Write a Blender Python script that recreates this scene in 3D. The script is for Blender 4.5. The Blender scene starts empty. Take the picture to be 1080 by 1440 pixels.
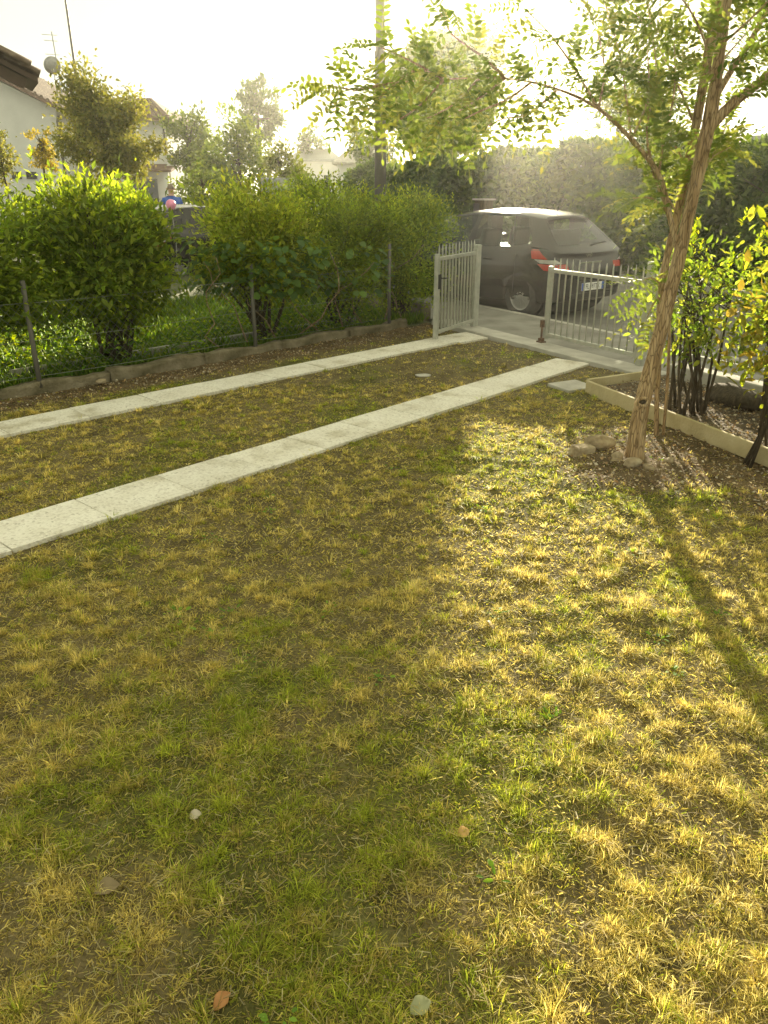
import bpy, bmesh, math, random
import numpy as np
from mathutils import Vector, Matrix
from mathutils.bvhtree import BVHTree

# ------------------------------------------------------------------ camera, sky, sun, exposure
scene = bpy.context.scene
C = scene.collection
R = math.radians
SUN_EL, SUN_AZ = R(11.3), R(8.0)          # azimuth measured from +Y towards +X

cam_d = bpy.data.cameras.new('camera')
cam = bpy.data.objects.new('camera', cam_d); C.objects.link(cam)
cam.location = (0, 0, 1.67)
cam.rotation_euler = (R(90 - 22.8), 0, 0)
cam_d.sensor_fit = 'HORIZONTAL'; cam_d.sensor_width = 36; cam_d.lens = 36
cam_d.clip_end = 2000; cam_d.clip_start = 0.05
scene.camera = cam

world = bpy.data.worlds.new('World'); scene.world = world; world.use_nodes = True
wn = world.node_tree.nodes; wl = world.node_tree.links
wn.clear()
sky = wn.new('ShaderNodeTexSky'); sky.sky_type = 'NISHITA'; sky.sun_disc = False
sky.sun_elevation = SUN_EL; sky.sun_rotation = SUN_AZ
sky.air_density = 0.1; sky.dust_density = 0.0; sky.ozone_density = 1.0; sky.altitude = 0
bg = wn.new('ShaderNodeBackground'); bg.inputs['Strength'].default_value = 0.025
veil = wn.new('ShaderNodeBackground'); veil.inputs['Color'].default_value = (.93, .91, .63, 1); veil.inputs['Strength'].default_value = .34   # even thin high cloud
ash = wn.new('ShaderNodeAddShader')
wo = wn.new('ShaderNodeOutputWorld')
wl.new(sky.outputs[0], bg.inputs[0]); wl.new(bg.outputs[0], ash.inputs[0]); wl.new(veil.outputs[0], ash.inputs[1]); wl.new(ash.outputs[0], wo.inputs[0])

sun_d = bpy.data.lights.new('sun', 'SUN'); sun_d.energy = 5.0; sun_d.angle = R(0.45); sun_d.color = (1.0, 0.87, 0.62)
sun = bpy.data.objects.new('sun', sun_d); C.objects.link(sun)
sdir = Vector((math.sin(SUN_AZ) * math.cos(SUN_EL), math.cos(SUN_AZ) * math.cos(SUN_EL), math.sin(SUN_EL)))
sun.rotation_euler = sdir.to_track_quat('Z', 'Y').to_euler()
sun.location = sdir * 60

vs = scene.view_settings
vs.view_transform = 'Standard'; vs.look = 'None'; vs.exposure = 1.68; vs.gamma = 1.0; vs.use_curve_mapping = False
scene.cycles.max_bounces = 8; scene.cycles.transparent_max_bounces = 16; scene.cycles.volume_bounces = 1

rng = np.random.default_rng(7)
random.seed(7)

# ------------------------------------------------------------------ helpers
def link(o, parent=None):
    C.objects.link(o)
    if parent is not None: o.parent = parent
    return o

def tag(o, label=None, cat=None, group=None, kind=None):
    if label: o['label'] = label
    if cat: o['category'] = cat
    if group: o['group'] = group
    if kind: o['kind'] = kind
    return o

def empty(name, loc=(0, 0, 0), rz=0, label=None, cat=None, group=None):
    o = bpy.data.objects.new(name, None); o.empty_display_size = .1
    C.objects.link(o); o.location = loc; o.rotation_euler = (0, 0, rz)
    return tag(o, label, cat, group)

def np_mesh(name, V, F, cols=None, smooth=False):
    """V (N,3) floats; F (M,k) ints"""
    V = np.asarray(V, np.float32); F = np.asarray(F, np.int32)
    me = bpy.data.meshes.new(name)
    me.vertices.add(len(V)); me.vertices.foreach_set('co', V.ravel())
    k = F.shape[1]
    me.loops.add(F.size); me.loops.foreach_set('vertex_index', F.ravel())
    me.polygons.add(len(F)); me.polygons.foreach_set('loop_start', np.arange(0, F.size, k, dtype=np.int32))
    if smooth: me.polygons.foreach_set('use_smooth', np.ones(len(F), bool))
    if cols is not None:
        ca = me.color_attributes.new('Col', 'FLOAT_COLOR', 'POINT')
        c4 = np.ones((len(V), 4), np.float32); c4[:, :3] = cols
        ca.data.foreach_set('color', c4.ravel())
    me.update(calc_edges=True); me.validate()
    return me

def obj(name, me, mat=None, parent=None, loc=None):
    o = bpy.data.objects.new(name, me)
    if mat is not None and len(me.materials) == 0: me.materials.append(mat)
    link(o, parent)
    if loc is not None: o.location = loc
    return o

class MB:
    """collects boxes, tubes and polygons; build() links ONE mesh"""
    def __init__(s): s.v = []; s.f = []; s.m = []; s.cur = 0
    def add(s, vs_, fs_):
        b = len(s.v); s.v += [tuple(p) for p in vs_]
        s.f += [tuple(i + b for i in f) for f in fs_]; s.m += [s.cur] * len(fs_); return s
    def box(s, c, d, rz=0, taper=1.0):
        cx, cy, cz = c; hx, hy, hz = d[0] / 2, d[1] / 2, d[2] / 2
        ca, sa = math.cos(rz), math.sin(rz); p = []
        for z, k in ((-hz, 1), (hz, taper)):
            for x, y in ((-hx, -hy), (hx, -hy), (hx, hy), (-hx, hy)):
                x *= k; y *= k; p.append((cx + x * ca - y * sa, cy + x * sa + y * ca, cz + z))
        return s.add(p, [(3, 2, 1, 0), (4, 5, 6, 7), (0, 1, 5, 4), (1, 2, 6, 5), (2, 3, 7, 6), (3, 0, 4, 7)])
    def bar(s, a, b, w, h=None, up=(0, 0, 1)):
        a = Vector(a); b = Vector(b); d = (b - a).normalized(); h = h or w
        u = Vector(up)
        if abs(d.dot(u)) > .95: u = Vector((1, 0, 0))
        x = d.cross(u).normalized() * (w / 2); y = x.normalized().cross(d) * (h / 2)
        p = [a - x - y, a + x - y, a + x + y, a - x + y, b - x - y, b + x - y, b + x + y, b - x + y]
        return s.add(p, [(3, 2, 1, 0), (4, 5, 6, 7), (0, 1, 5, 4), (1, 2, 6, 5), (2, 3, 7, 6), (3, 0, 4, 7)])
    def tube(s, pts, rad, n=8, cap=True):
        pts = [Vector(p) for p in pts]
        if not hasattr(rad, '__len__'): rad = [rad] * len(pts)
        ring = []; ref = Vector((0.13, 0.97, 0.2))
        for i, p in enumerate(pts):
            d = (pts[min(i + 1, len(pts) - 1)] - pts[max(i - 1, 0)]).normalized()
            if abs(d.dot(ref)) > .97: ref = Vector((1, .1, .1))
            x = d.cross(ref).normalized(); y = d.cross(x).normalized()
            ring.append([p + (x * math.cos(2 * math.pi * k / n) + y * math.sin(2 * math.pi * k / n)) * rad[i] for k in range(n)])
        vs_ = [q for r_ in ring for q in r_]; fs_ = []
        for i in range(len(pts) - 1):
            for k in range(n):
                fs_.append((i * n + k, i * n + (k + 1) % n, (i + 1) * n + (k + 1) % n, (i + 1) * n + k))
        if cap:
            fs_.append(tuple(range(n))[::-1]); fs_.append(tuple((len(pts) - 1) * n + k for k in range(n)))
        return s.add(vs_, fs_)
    def lathe(s, prof, c=(0, 0, 0), axis='z', n=24):
        vs_ = []; fs_ = []
        for r_, h in prof:
            for k in range(n):
                a = 2 * math.pi * k / n; x, y = r_ * math.cos(a), r_ * math.sin(a)
                q = (x, y, h) if axis == 'z' else (x, h, y)
                vs_.append((q[0] + c[0], q[1] + c[1], q[2] + c[2]))
        for i in range(len(prof) - 1):
            for k in range(n):
                fs_.append((i * n + k, i * n + (k + 1) % n, (i + 1) * n + (k + 1) % n, (i + 1) * n + k))
        return s.add(vs_, fs_)
    def mesh(s, name, smooth=False):
        me = bpy.data.meshes.new(name); me.from_pydata(s.v, [], s.f)
        if smooth: me.polygons.foreach_set('use_smooth', [True] * len(me.polygons))
        if any(s.m): me.polygons.foreach_set('material_index', s.m)
        me.update(); return me
    def build(s, name, mat, parent=None, smooth=False, bevel=0, loc=None):
        o = obj(name, s.mesh(name, smooth), mat, parent, loc)
        if bevel:
            b = o.modifiers.new('bevel', 'BEVEL'); b.width = bevel; b.segments = 2; b.limit_method = 'ANGLE'
        return o

def baked(me_or_obj):
    """mesh of an object with its modifiers applied"""
    dg = bpy.context.evaluated_depsgraph_get()
    return bpy.data.meshes.new_from_object(me_or_obj.evaluated_get(dg))

_tab = np.random.default_rng(3).random((16, 256, 256)).astype(np.float32)
def vnoise(x, y, scale, seed=0):
    x = np.asarray(x) / scale + 100.3 + seed * 7.1; y = np.asarray(y) / scale + 57.7 + seed * 3.3
    xi = np.floor(x).astype(int); yi = np.floor(y).astype(int); fx = x - xi; fy = y - yi
    fx = fx * fx * (3 - 2 * fx); fy = fy * fy * (3 - 2 * fy); t = _tab[seed % 16]
    g = lambda a, b: t[a % 256, b % 256]
    return (g(xi, yi) * (1 - fx) * (1 - fy) + g(xi + 1, yi) * fx * (1 - fy) + g(xi, yi + 1) * (1 - fx) * fy + g(xi + 1, yi + 1) * fx * fy)
def fbm(x, y, scale, seed=0, oct=3):
    s = 0; a = 1; t = 0
    for i in range(oct):
        s = s + a * vnoise(x, y, scale / 2 ** i, seed + i); t += a; a *= .5
    return s / t

# ------------------------------------------------------------------ materials
def nt(name):
    m = bpy.data.materials.new(name); m.use_nodes = True
    n = m.node_tree.nodes; l = m.node_tree.links
    return m, n, l, n['Principled BSDF']

def ramp(n, stops):
    r = n.new('ShaderNodeValToRGB'); e = r.color_ramp.elements
    while len(e) < len(stops): e.new(.5)
    for i, (p, c) in enumerate(stops): e[i].position = p; e[i].color = (*c, 1)
    return r

def m_noise(name, stops, scale=8, detail=6, rough=.8, bump=0, bscale=None, metal=0, spec=.5, coords='Object', stretch=None, rough_var=0):
    m, n, l, p = nt(name)
    tc = n.new('ShaderNodeTexCoord'); src = tc.outputs[coords]
    if stretch:
        mp = n.new('ShaderNodeMapping'); mp.inputs['Scale'].default_value = stretch
        l.new(src, mp.inputs[0]); src = mp.outputs[0]
    t = n.new('ShaderNodeTexNoise'); t.inputs['Scale'].default_value = scale; t.inputs['Detail'].default_value = detail
    l.new(src, t.inputs['Vector'])
    r = ramp(n, stops); l.new(t.outputs['Fac'], r.inputs[0]); l.new(r.outputs[0], p.inputs['Base Color'])
    p.inputs['Roughness'].default_value = rough; p.inputs['Metallic'].default_value = metal
    p.inputs['Specular IOR Level'].default_value = spec
    if rough_var:
        mr = n.new('ShaderNodeMapRange'); mr.inputs[3].default_value = rough - rough_var; mr.inputs[4].default_value = rough + rough_var
        l.new(t.outputs['Fac'], mr.inputs[0]); l.new(mr.outputs[0], p.inputs['Roughness'])
    if bump:
        t2 = n.new('ShaderNodeTexNoise'); t2.inputs['Scale'].default_value = bscale or scale * 4; t2.inputs['Detail'].default_value = 5
        l.new(src, t2.inputs['Vector'])
        b = n.new('ShaderNodeBump'); b.inputs['Strength'].default_value = bump; b.inputs['Distance'].default_value = .02
        l.new(t2.outputs['Fac'], b.inputs['Height']); l.new(b.outputs[0], p.inputs['Normal'])
    return m

def m_leaf(name, trans=.45, gloss=.35, rough=.4, satur=1.0, hue=.485, val=1.7):
    """leaf: colour from the per-leaf attribute, light passes through it"""
    m, n, l, p = nt(name)
    a = n.new('ShaderNodeAttribute'); a.attribute_name = 'Col'
    tc = n.new('ShaderNodeTexCoord'); t = n.new('ShaderNodeTexNoise'); t.inputs['Scale'].default_value = 30
    l.new(tc.outputs['Object'], t.inputs['Vector'])
    mr = n.new('ShaderNodeMapRange'); mr.inputs[3].default_value = .75; mr.inputs[4].default_value = 1.25
    l.new(t.outputs['Fac'], mr.inputs[0])
    mx = n.new('ShaderNodeMix'); mx.data_type = 'RGBA'; mx.blend_type = 'MULTIPLY'; mx.inputs[0].default_value = 1
    l.new(a.outputs['Color'], mx.inputs[6]); l.new(mr.outputs[0], mx.inputs[7])
    p.inputs['Roughness'].default_value = rough; p.inputs['Specular IOR Level'].default_value = gloss
    l.new(mx.outputs[2], p.inputs['Base Color'])
    tr = n.new('ShaderNodeBsdfTranslucent')
    hs = n.new('ShaderNodeHueSaturation'); hs.inputs['Hue'].default_value = hue; hs.inputs['Saturation'].default_value = 1.15 * satur; hs.inputs['Value'].default_value = val
    l.new(mx.outputs[2], hs.inputs['Color']); l.new(hs.outputs[0], tr.inputs[0])
    ms = n.new('ShaderNodeMixShader'); ms.inputs[0].default_value = trans
    l.new(p.outputs[0], ms.inputs[1]); l.new(tr.outputs[0], ms.inputs[2])
    l.new(ms.outputs[0], n['Material Output'].inputs[0])
    return m

def m_glass(name, tint=(.55, .6, .56), refl=1.0):
    m, n, l, p = nt(name); n.remove(p)
    tr = n.new('ShaderNodeBsdfTransparent'); tr.inputs[0].default_value = (*tint, 1)
    gl = n.new('ShaderNodeBsdfGlossy'); gl.inputs['Roughness'].default_value = .03
    lw = n.new('ShaderNodeLayerWeight'); fr = n.new('ShaderNodeMath'); fr.operation = 'POWER'; fr.inputs[1].default_value = 3.5; l.new(lw.outputs['Facing'], fr.inputs[0])
    ad = n.new('ShaderNodeMath'); ad.operation = 'ADD'; ad.inputs[1].default_value = .05
    mu = n.new('ShaderNodeMath'); mu.operation = 'MULTIPLY'; mu.inputs[1].default_value = refl
    ms = n.new('ShaderNodeMixShader')
    l.new(fr.outputs[0], mu.inputs[0]); l.new(mu.outputs[0], ad.inputs[0]); l.new(ad.outputs[0], ms.inputs[0]); l.new(tr.outputs[0], ms.inputs[1]); l.new(gl.outputs[0], ms.inputs[2])
    l.new(ms.outputs[0], n['Material Output'].inputs[0])
    return m

def m_plain(name, col, rough=.5, metal=0, spec=.5, var=.12, scale=12):
    lo = tuple(c * (1 - var) for c in col); hi = tuple(min(1, c * (1 + var)) for c in col)
    return m_noise(name, [(.3, lo), (.7, hi)], scale, 4, rough, metal=metal, spec=spec)

def m_slab():
    m, n, l, p = nt('washed_concrete')
    tc = n.new('ShaderNodeTexCoord'); oi = n.new('ShaderNodeObjectInfo')
    ad = n.new('ShaderNodeVectorMath'); ad.operation = 'ADD'; sc = n.new('ShaderNodeVectorMath'); sc.operation = 'SCALE'; sc.inputs['Scale'].default_value = 40
    cx = n.new('ShaderNodeCombineXYZ'); l.new(oi.outputs['Random'], cx.inputs[0]); l.new(oi.outputs['Random'], cx.inputs[1]); l.new(cx.outputs[0], sc.inputs[0])
    l.new(tc.outputs['Object'], ad.inputs[0]); l.new(sc.outputs[0], ad.inputs[1]); src = ad.outputs[0]
    v = n.new('ShaderNodeTexVoronoi'); v.inputs['Scale'].default_value = 75; l.new(src, v.inputs['Vector'])
    r = ramp(n, [(0.0, (.40, .37, .31)), (.16, (.64, .61, .54)), (.5, (.78, .76, .68)), (1, (.84, .82, .75))])
    l.new(v.outputs['Color'], r.inputs[0])
    t = n.new('ShaderNodeTexNoise'); t.inputs['Scale'].default_value = 3.5; t.inputs['Detail'].default_value = 6; l.new(src, t.inputs['Vector'])
    r2 = ramp(n, [(.3, (.62, .58, .48)), (.45, (.92, .90, .86)), (.62, (1.0, .99, .97))]); l.new(t.outputs['Fac'], r2.inputs[0])
    mx = n.new('ShaderNodeMix'); mx.data_type = 'RGBA'; mx.blend_type = 'MULTIPLY'; mx.inputs[0].default_value = 1
    l.new(r.outputs[0], mx.inputs[6]); l.new(r2.outputs[0], mx.inputs[7])
    # per-slab tone
    mr = n.new('ShaderNodeMapRange'); mr.inputs[3].default_value = .94; mr.inputs[4].default_value = 1.02; l.new(oi.outputs['Random'], mr.inputs[0])
    mx2 = n.new('ShaderNodeMix'); mx2.data_type = 'RGBA'; mx2.blend_type = 'MULTIPLY'; mx2.inputs[0].default_value = 1
    l.new(mx.outputs[2], mx2.inputs[6]); l.new(mr.outputs[0], mx2.inputs[7]); l.new(mx2.outputs[2], p.inputs['Base Color'])
    b = n.new('ShaderNodeBump'); b.inputs['Strength'].default_value = .5; b.inputs['Distance'].default_value = .004
    l.new(v.outputs['Distance'], b.inputs['Height']); l.new(b.outputs[0], p.inputs['Normal'])
    p.inputs['Roughness'].default_value = .85
    return m

def m_bark():
    m, n, l, p = nt('furrowed_bark')
    tc = n.new('ShaderNodeTexCoord'); mp = n.new('ShaderNodeMapping'); mp.inputs['Scale'].default_value = (1, 1, .16); l.new(tc.outputs['Object'], mp.inputs[0])
    w = n.new('ShaderNodeTexNoise'); w.inputs['Scale'].default_value = 9; w.inputs['Detail'].default_value = 4; l.new(mp.outputs[0], w.inputs['Vector'])
    vm = n.new('ShaderNodeVectorMath'); vm.operation = 'MULTIPLY_ADD'; vm.inputs[1].default_value = (.07, .07, .07); l.new(w.outputs['Color'], vm.inputs[0]); l.new(mp.outputs[0], vm.inputs[2])
    v = n.new('ShaderNodeTexVoronoi'); v.feature = 'DISTANCE_TO_EDGE'; v.inputs['Scale'].default_value = 58; l.new(vm.outputs[0], v.inputs['Vector'])
    t = n.new('ShaderNodeTexNoise'); t.inputs['Scale'].default_value = 26; t.inputs['Detail'].default_value = 9; l.new(mp.outputs[0], t.inputs['Vector'])
    cr = ramp(n, [(0.0, (.30, .28, .26)), (.10, (.85, .85, .85)), (.4, (1, 1, 1))]); l.new(v.outputs['Distance'], cr.inputs[0])
    r = ramp(n, [(.3, (.30, .195, .095)), (.5, (.49, .345, .185)), (.72, (.61, .47, .28))]); l.new(t.outputs['Fac'], r.inputs[0])
    mx = n.new('ShaderNodeMix'); mx.data_type = 'RGBA'; mx.blend_type = 'MULTIPLY'; mx.inputs[0].default_value = .9
    l.new(r.outputs[0], mx.inputs[6]); l.new(cr.outputs[0], mx.inputs[7]); l.new(mx.outputs[2], p.inputs['Base Color'])
    ad = n.new('ShaderNodeMath'); ad.operation = 'MULTIPLY_ADD'; ad.inputs[1].default_value = .35; l.new(t.outputs['Fac'], ad.inputs[0]); l.new(cr.outputs[0], ad.inputs[2])
    b = n.new('ShaderNodeBump'); b.inputs['Strength'].default_value = 1.0; b.inputs['Distance'].default_value = .008; l.new(ad.outputs[0], b.inputs['Height']); l.new(b.outputs[0], p.inputs['Normal'])
    p.inputs['Roughness'].default_value = .92; p.inputs['Specular IOR Level'].default_value = .15
    return m

M = {}
M['slab'] = m_slab()
M['concrete'] = m_noise('concrete', [(.25, (.33, .31, .27)), (.55, (.46, .44, .39)), (.8, (.55, .53, .47))], 6, 8, .85, .4, 60)
M['mossy_concrete'] = m_noise('mossy_concrete', [(.3, (.085, .075, .035)), (.5, (.19, .16, .095)), (.75, (.31, .27, .19))], 7, 9, .9, .8, 50)
M['board'] = m_noise('weathered_board', [(.25, (.36, .29, .15)), (.55, (.52, .44, .25)), (.8, (.60, .53, .34))], 5, 8, .8, .4, 50)
M['asphalt'] = m_noise('asphalt', [(.3, (.13, .125, .11)), (.55, (.18, .172, .155)), (.8, (.23, .22, .20))], 2.2, 9, .85, .5, 150)
M['pavement'] = m_noise('pavement', [(.3, (.17, .16, .14)), (.55, (.25, .24, .21)), (.8, (.32, .31, .28))], 2.5, 9, .85, .4, 120)
M['ground'] = m_noise('far_ground', [(.3, (.045, .06, .02)), (.6, (.10, .11, .04)), (.8, (.15, .13, .06))], 1.5, 8, .95)
M['soil'] = m_noise('soil', [(.3, (.05, .035, .02)), (.55, (.11, .08, .045)), (.8, (.19, .15, .085))], 9, 8, .95, .8, 60)
M['grass'] = m_leaf('grass_blades', .42, .15, .6, .92, .50)
M['litter'] = m_leaf('leaf_litter', .12, .2, .7)
M['hedge'] = m_leaf('hedge_leaf', .56, .15, .6, 1.0, .487, 2.3)
M['broad'] = m_leaf('broad_leaf', .42, .18, .6)
M['robinia'] = m_leaf('robinia_leaf', .48, .15, .6, .95, .495, 1.45)
M['far_leaf'] = m_leaf('far_leaf', .35, .25, .6)
M['bark'] = m_bark()
M['dark_bark'] = m_noise('dark_bark', [(.3, (.035, .026, .016)), (.6, (.09, .068, .04)), (.8, (.15, .12, .075))], 12, 8, .9, .7, 40, stretch=(4, 4, .8))
M['gate'] = m_noise('galvanised_steel', [(.3, (.36, .36, .31)), (.6, (.46, .46, .40)), (.85, (.52, .51, .45))], 14, 6, .5, .15, 90, metal=.35, rough_var=.1)
M['wire'] = m_plain('wire', (.22, .23, .20), .5, .6)
M['rust'] = m_noise('rusty_iron', [(.3, (.06, .035, .02)), (.6, (.15, .08, .04)), (.8, (.22, .14, .08))], 30, 6, .8, .4, 80)
M['stone'] = m_noise('field_stone', [(.3, (.17, .125, .07)), (.5, (.35, .275, .165)), (.75, (.50, .43, .29))], 11, 10, .9, 1.0, 26)
M['white_wall'] = m_noise('white_render', [(.3, (.66, .66, .63)), (.7, (.76, .76, .73))], 1.2, 8, .9, .2, 40)
M['tile'] = m_noise('roof_tile', [(.3, (.075, .042, .028)), (.6, (.14, .075, .05)), (.8, (.20, .115, .075))], 4, 6, .85, .4, 30)
M['old_tile'] = m_noise('old_roof_tile', [(.3, (.055, .038, .028)), (.55, (.14, .095, .065)), (.8, (.27, .22, .16))], 7, 8, .9, .6, 30)
M['wood_dark'] = m_plain('dark_wood', (.07, .042, .025), .7)
M['dark_metal'] = m_plain('dark_metal', (.05, .05, .05), .45, .5)
M['grey_metal'] = m_plain('grey_metal', (.32, .33, .33), .45, .5)
M['pole'] = m_noise('pole_concrete', [(.3, (.10, .095, .08)), (.7, (.17, .16, .135))], 3, 8, .9, .3, 40, stretch=(1, 1, .3))
M['window'] = m_plain('dark_window', (.04, .05, .055), .12, 0, .6)
M['paint'] = m_noise('black_car_paint', [(.3, (.006, .006, .007)), (.7, (.009, .009, .010))], 3, 3, .25, spec=.3)
M['paint'].node_tree.nodes['Principled BSDF'].inputs['Coat Weight'].default_value = .45
M['paint'].node_tree.nodes['Principled BSDF'].inputs['Coat Roughness'].default_value = .06
M['trim'] = m_plain('black_plastic', (.018, .018, .018), .6)
M['tyre'] = m_noise('tyre_rubber', [(.3, (.02, .02, .02)), (.7, (.04, .038, .035))], 20, 4, .85)
M['rim'] = m_plain('wheel_cover', (.30, .30, .29), .4, .55)
M['cabin'] = m_plain('cabin_fabric', (.035, .035, .037), .85)
M['glass'] = m_glass('car_glass', (.72, .78, .72), .6); M['tinted'] = m_glass('tinted_glass', (.10, .11, .10), .5)
M['red_lamp'] = m_plain('red_lamp', (.36, .03, .018), .15, 0, .7)
M['white_lamp'] = m_plain('clear_lamp', (.40, .38, .35), .15, 0, .7)
M['chrome'] = m_plain('chrome', (.65, .65, .64), .18, 1.0)
M['plate'] = m_plain('plate_white', (.78, .78, .76), .4)
M['plate_blue'] = m_plain('plate_blue', (.03, .10, .45), .4)
M['ink'] = m_plain('plate_ink', (.015, .015, .015), .5)
M['shirt'] = m_plain('blue_shirt', (.035, .12, .48), .85)
M['trousers'] = m_plain('dark_trousers', (.03, .03, .035), .9)
M['skin'] = m_plain('skin', (.48, .28, .19), .55)
M['hair'] = m_plain('grey_hair', (.22, .17, .13), .8)
M['balloon'] = m_plain('pink_rubber', (.85, .30, .50), .3)
M['flower'] = m_plain('red_petal', (.65, .03, .03), .5)

# ------------------------------------------------------------------ layout frames
KD = Vector((.685, .729)); KN = Vector((-.729, .685))        # along the kerb / paving, and away from the yard
K0 = Vector((-3.29, 6.42))
def K(t, n=0, z=0):
    p = K0 + KD * t + KN * n; return (p.x, p.y, z)
S0 = Vector((1.84, 8.9)); SD = Vector((-.490, .872)); SN = Vector((.872, .490))   # street line through the gate
def S(s, n=0, z=0):
    p = S0 + SD * s + SN * n; return (p.x, p.y, z)
def sn_of(x, y):
    dx, dy = x - S0.x, y - S0.y
    return dx * SD.x + dy * SD.y, dx * SN.x + dy * SN.y
def kt_of(x, y):
    dx, dy = x - K0.x, y - K0.y
    return dx * KD.x + dy * KD.y, dx * KN.x + dy * KN.y
ST_A = math.atan2(SD.y, SD.x); K_A = math.atan2(KD.y, KD.x)

NEAR_C = Vector((-.685, 5.03)); NEAR_D = Vector((math.cos(R(48.2)), math.sin(R(48.2)))); NEAR_W = .40
FAR_C = Vector((-1.5, 6.93)); FAR_D = Vector((math.cos(R(45.6)), math.sin(R(45.6)))); FAR_W = .38
def strip_dist(x, y, c, d):
    return np.abs(-(x - c.x) * d.y + (y - c.y) * d.x)
TREE = (1.66, 4.85)

# ------------------------------------------------------------------ setting
def sheet(name, poly, z, mat, label=None, cat=None):
    me = bpy.data.meshes.new(name); me.from_pydata([(x, y, z) for x, y in poly], [], [tuple(range(len(poly)))]); me.update()
    return tag(obj(name, me, mat), label, cat, kind='structure')

g = sheet('ground', [(-400, -200), (400, -200), (400, 600), (-400, 600)], -.16, M['ground'])
road = sheet('road', [S(-60, 1.5)[:2], S(-60, 7.6)[:2], S(90, 7.6)[:2], S(90, 1.5)[:2]], -.10, M['asphalt'])
mb = MB()
for s0, s1, n0, n1 in ((-40, 60, .03, 1.40),):
    mb.add([S(s0, n0, -.02), S(s0, n1, -.02), S(s1, n1, -.02), S(s1, n0, -.02), S(s0, n0, -.15), S(s0, n1, -.15), S(s1, n1, -.15), S(s1, n0, -.15)],
           [(0, 1, 2, 3), (0, 4, 5, 1), (1, 5, 6, 2), (2, 6, 7, 3), (3, 7, 4, 0)])
tag(mb.build('pavement', M['pavement']), kind='structure')
kerb = empty('kerb', S(0, 1.45, 0)); kerb['kind'] = 'structure'
kme = MB().box((0, 0, 0), (.985, .10, .14)).mesh('kerb_stone')
for i in range(26):
    o = obj('kerb_stone', kme, M['concrete'], kerb); b = o.modifiers.new('b', 'BEVEL'); b.width = .012; b.segments = 2
    p = Vector(S(-8 + i * 1.0, 1.455, -.087 + random.uniform(-.004, .004))) - Vector(kerb.location); o.location = p; o.rotation_euler = (0, 0, ST_A + random.uniform(-.004, .004))

# lawn: one bilinear sheet between the kerb and the gate line
def isect():
    # K0 + KD t has street n = -.28
    _, n0 = sn_of(*K(0)[:2]); _, n1 = sn_of(*K(1)[:2])
    return (-.28 - n0) / (n1 - n0)
tK = isect()
c00 = np.array(K(-9)[:2]); c10 = np.array(K(tK)[:2]); c11 = np.array(S(-12, -.28)[:2]); c01 = np.array([-1.0, -9.5])
NA, NB = 315, 315
aa, bb = np.meshgrid(np.linspace(0, 1, NA), np.linspace(0, 1, NB), indexing='ij')
def bil(a, b):
    return ((1 - a) * (1 - b))[..., None] * c00 + (a * (1 - b))[..., None] * c10 + (a * b)[..., None] * c11 + ((1 - a) * b)[..., None] * c01
def lawn_z(x, y):
    z = (fbm(x, y, 1.6, 1) - .5) * .05 + (fbm(x, y, .22, 4) - .5) * .030 + (vnoise(x, y, .06, 5) - .5) * .012
    for c, d, w in ((NEAR_C, NEAR_D, NEAR_W), (FAR_C, FAR_D, FAR_W)):
        k = np.clip((strip_dist(x, y, c, d) - w / 2) / .25, 0, 1); z = z * (.25 + .75 * k)
    r = np.hypot(x - TREE[0], y - TREE[1]); z = z + .03 * np.exp(-(r / .35) ** 2)
    return z
XY = bil(aa, bb); X, Y = XY[..., 0], XY[..., 1]; Z = lawn_z(X, Y)
idx = np.arange(NA * NB).reshape(NA, NB)
F = np.stack([idx[:-1, :-1], idx[1:, :-1], idx[1:, 1:], idx[:-1, 1:]], -1).reshape(-1, 4)

def soil_mask(x, y):
    """1 = bare soil / litter, 0 = lawn"""
    s, n = sn_of(x, y); t, kn = kt_of(x, y)
    edge = (fbm(x, y, .5, 9) - .5) * .7
    m1 = np.clip((n + edge * .8 + 2.45) / .55, 0, 1) * np.clip((-2.55 - s + edge * .6) / .6, 0, 1)     # beside the bed and round the tree
    r = np.hypot(x - TREE[0] + .1, y - TREE[1] + .1); m2 = np.clip((.55 + edge * .5 - r) / .25, 0, 1)
    m3 = np.clip((kn + .50 + edge * .25) / .15, 0, 1)                                                  # along the kerb
    return np.maximum(np.maximum(m1, m2), m3)
def green_mask(x, y):
    gm = .8 * np.clip((fbm(x, y, .6, 11) - .52) * 5, 0, 1)
    # the photo's greener mossy patch left of the middle, and fresher grass below the tree
    gm = np.maximum(gm, np.clip(1.3 - np.hypot((x + .50) / .55, (y - 2.35) / .55), 0, 1) * np.clip(fbm(x, y, .2, 12) * 3.0 - .85, 0, 1))
    gm = np.maximum(gm, .8 * np.clip(1.25 - np.hypot((x - 1.05) / .75, (y - 4.25) / .75), 0, 1) * np.clip(fbm(x, y, .3, 13) * 2 - .4, 0, 1))
    return gm
sm = soil_mask(X, Y); gm = green_mask(X, Y)
base = np.array([.17, .138, .068]); moss = np.array([.12, .135, .03]); soil = np.array([.17, .125, .07])
fine = fbm(X, Y, .09, 6)[..., None] * 1.1 + .35
colr = (base * (1 - gm[..., None] * .8) + moss * gm[..., None] * .8) * fine
colr = colr * (1 - sm[..., None]) + soil * fine * sm[..., None]
lawn_me = np_mesh('lawn', np.stack([X, Y, Z], -1).reshape(-1, 3), F, colr.reshape(-1, 3), True)
ml, n_, l_, p_ = nt('lawn_soil')
a_ = n_.new('ShaderNodeAttribute'); a_.attribute_name = 'Col'
t_ = n_.new('ShaderNodeTexNoise'); t_.inputs['Scale'].default_value = 90; t_.inputs['Detail'].default_value = 8
tc_ = n_.new('ShaderNodeTexCoord'); l_.new(tc_.outputs['Object'], t_.inputs['Vector'])
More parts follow.
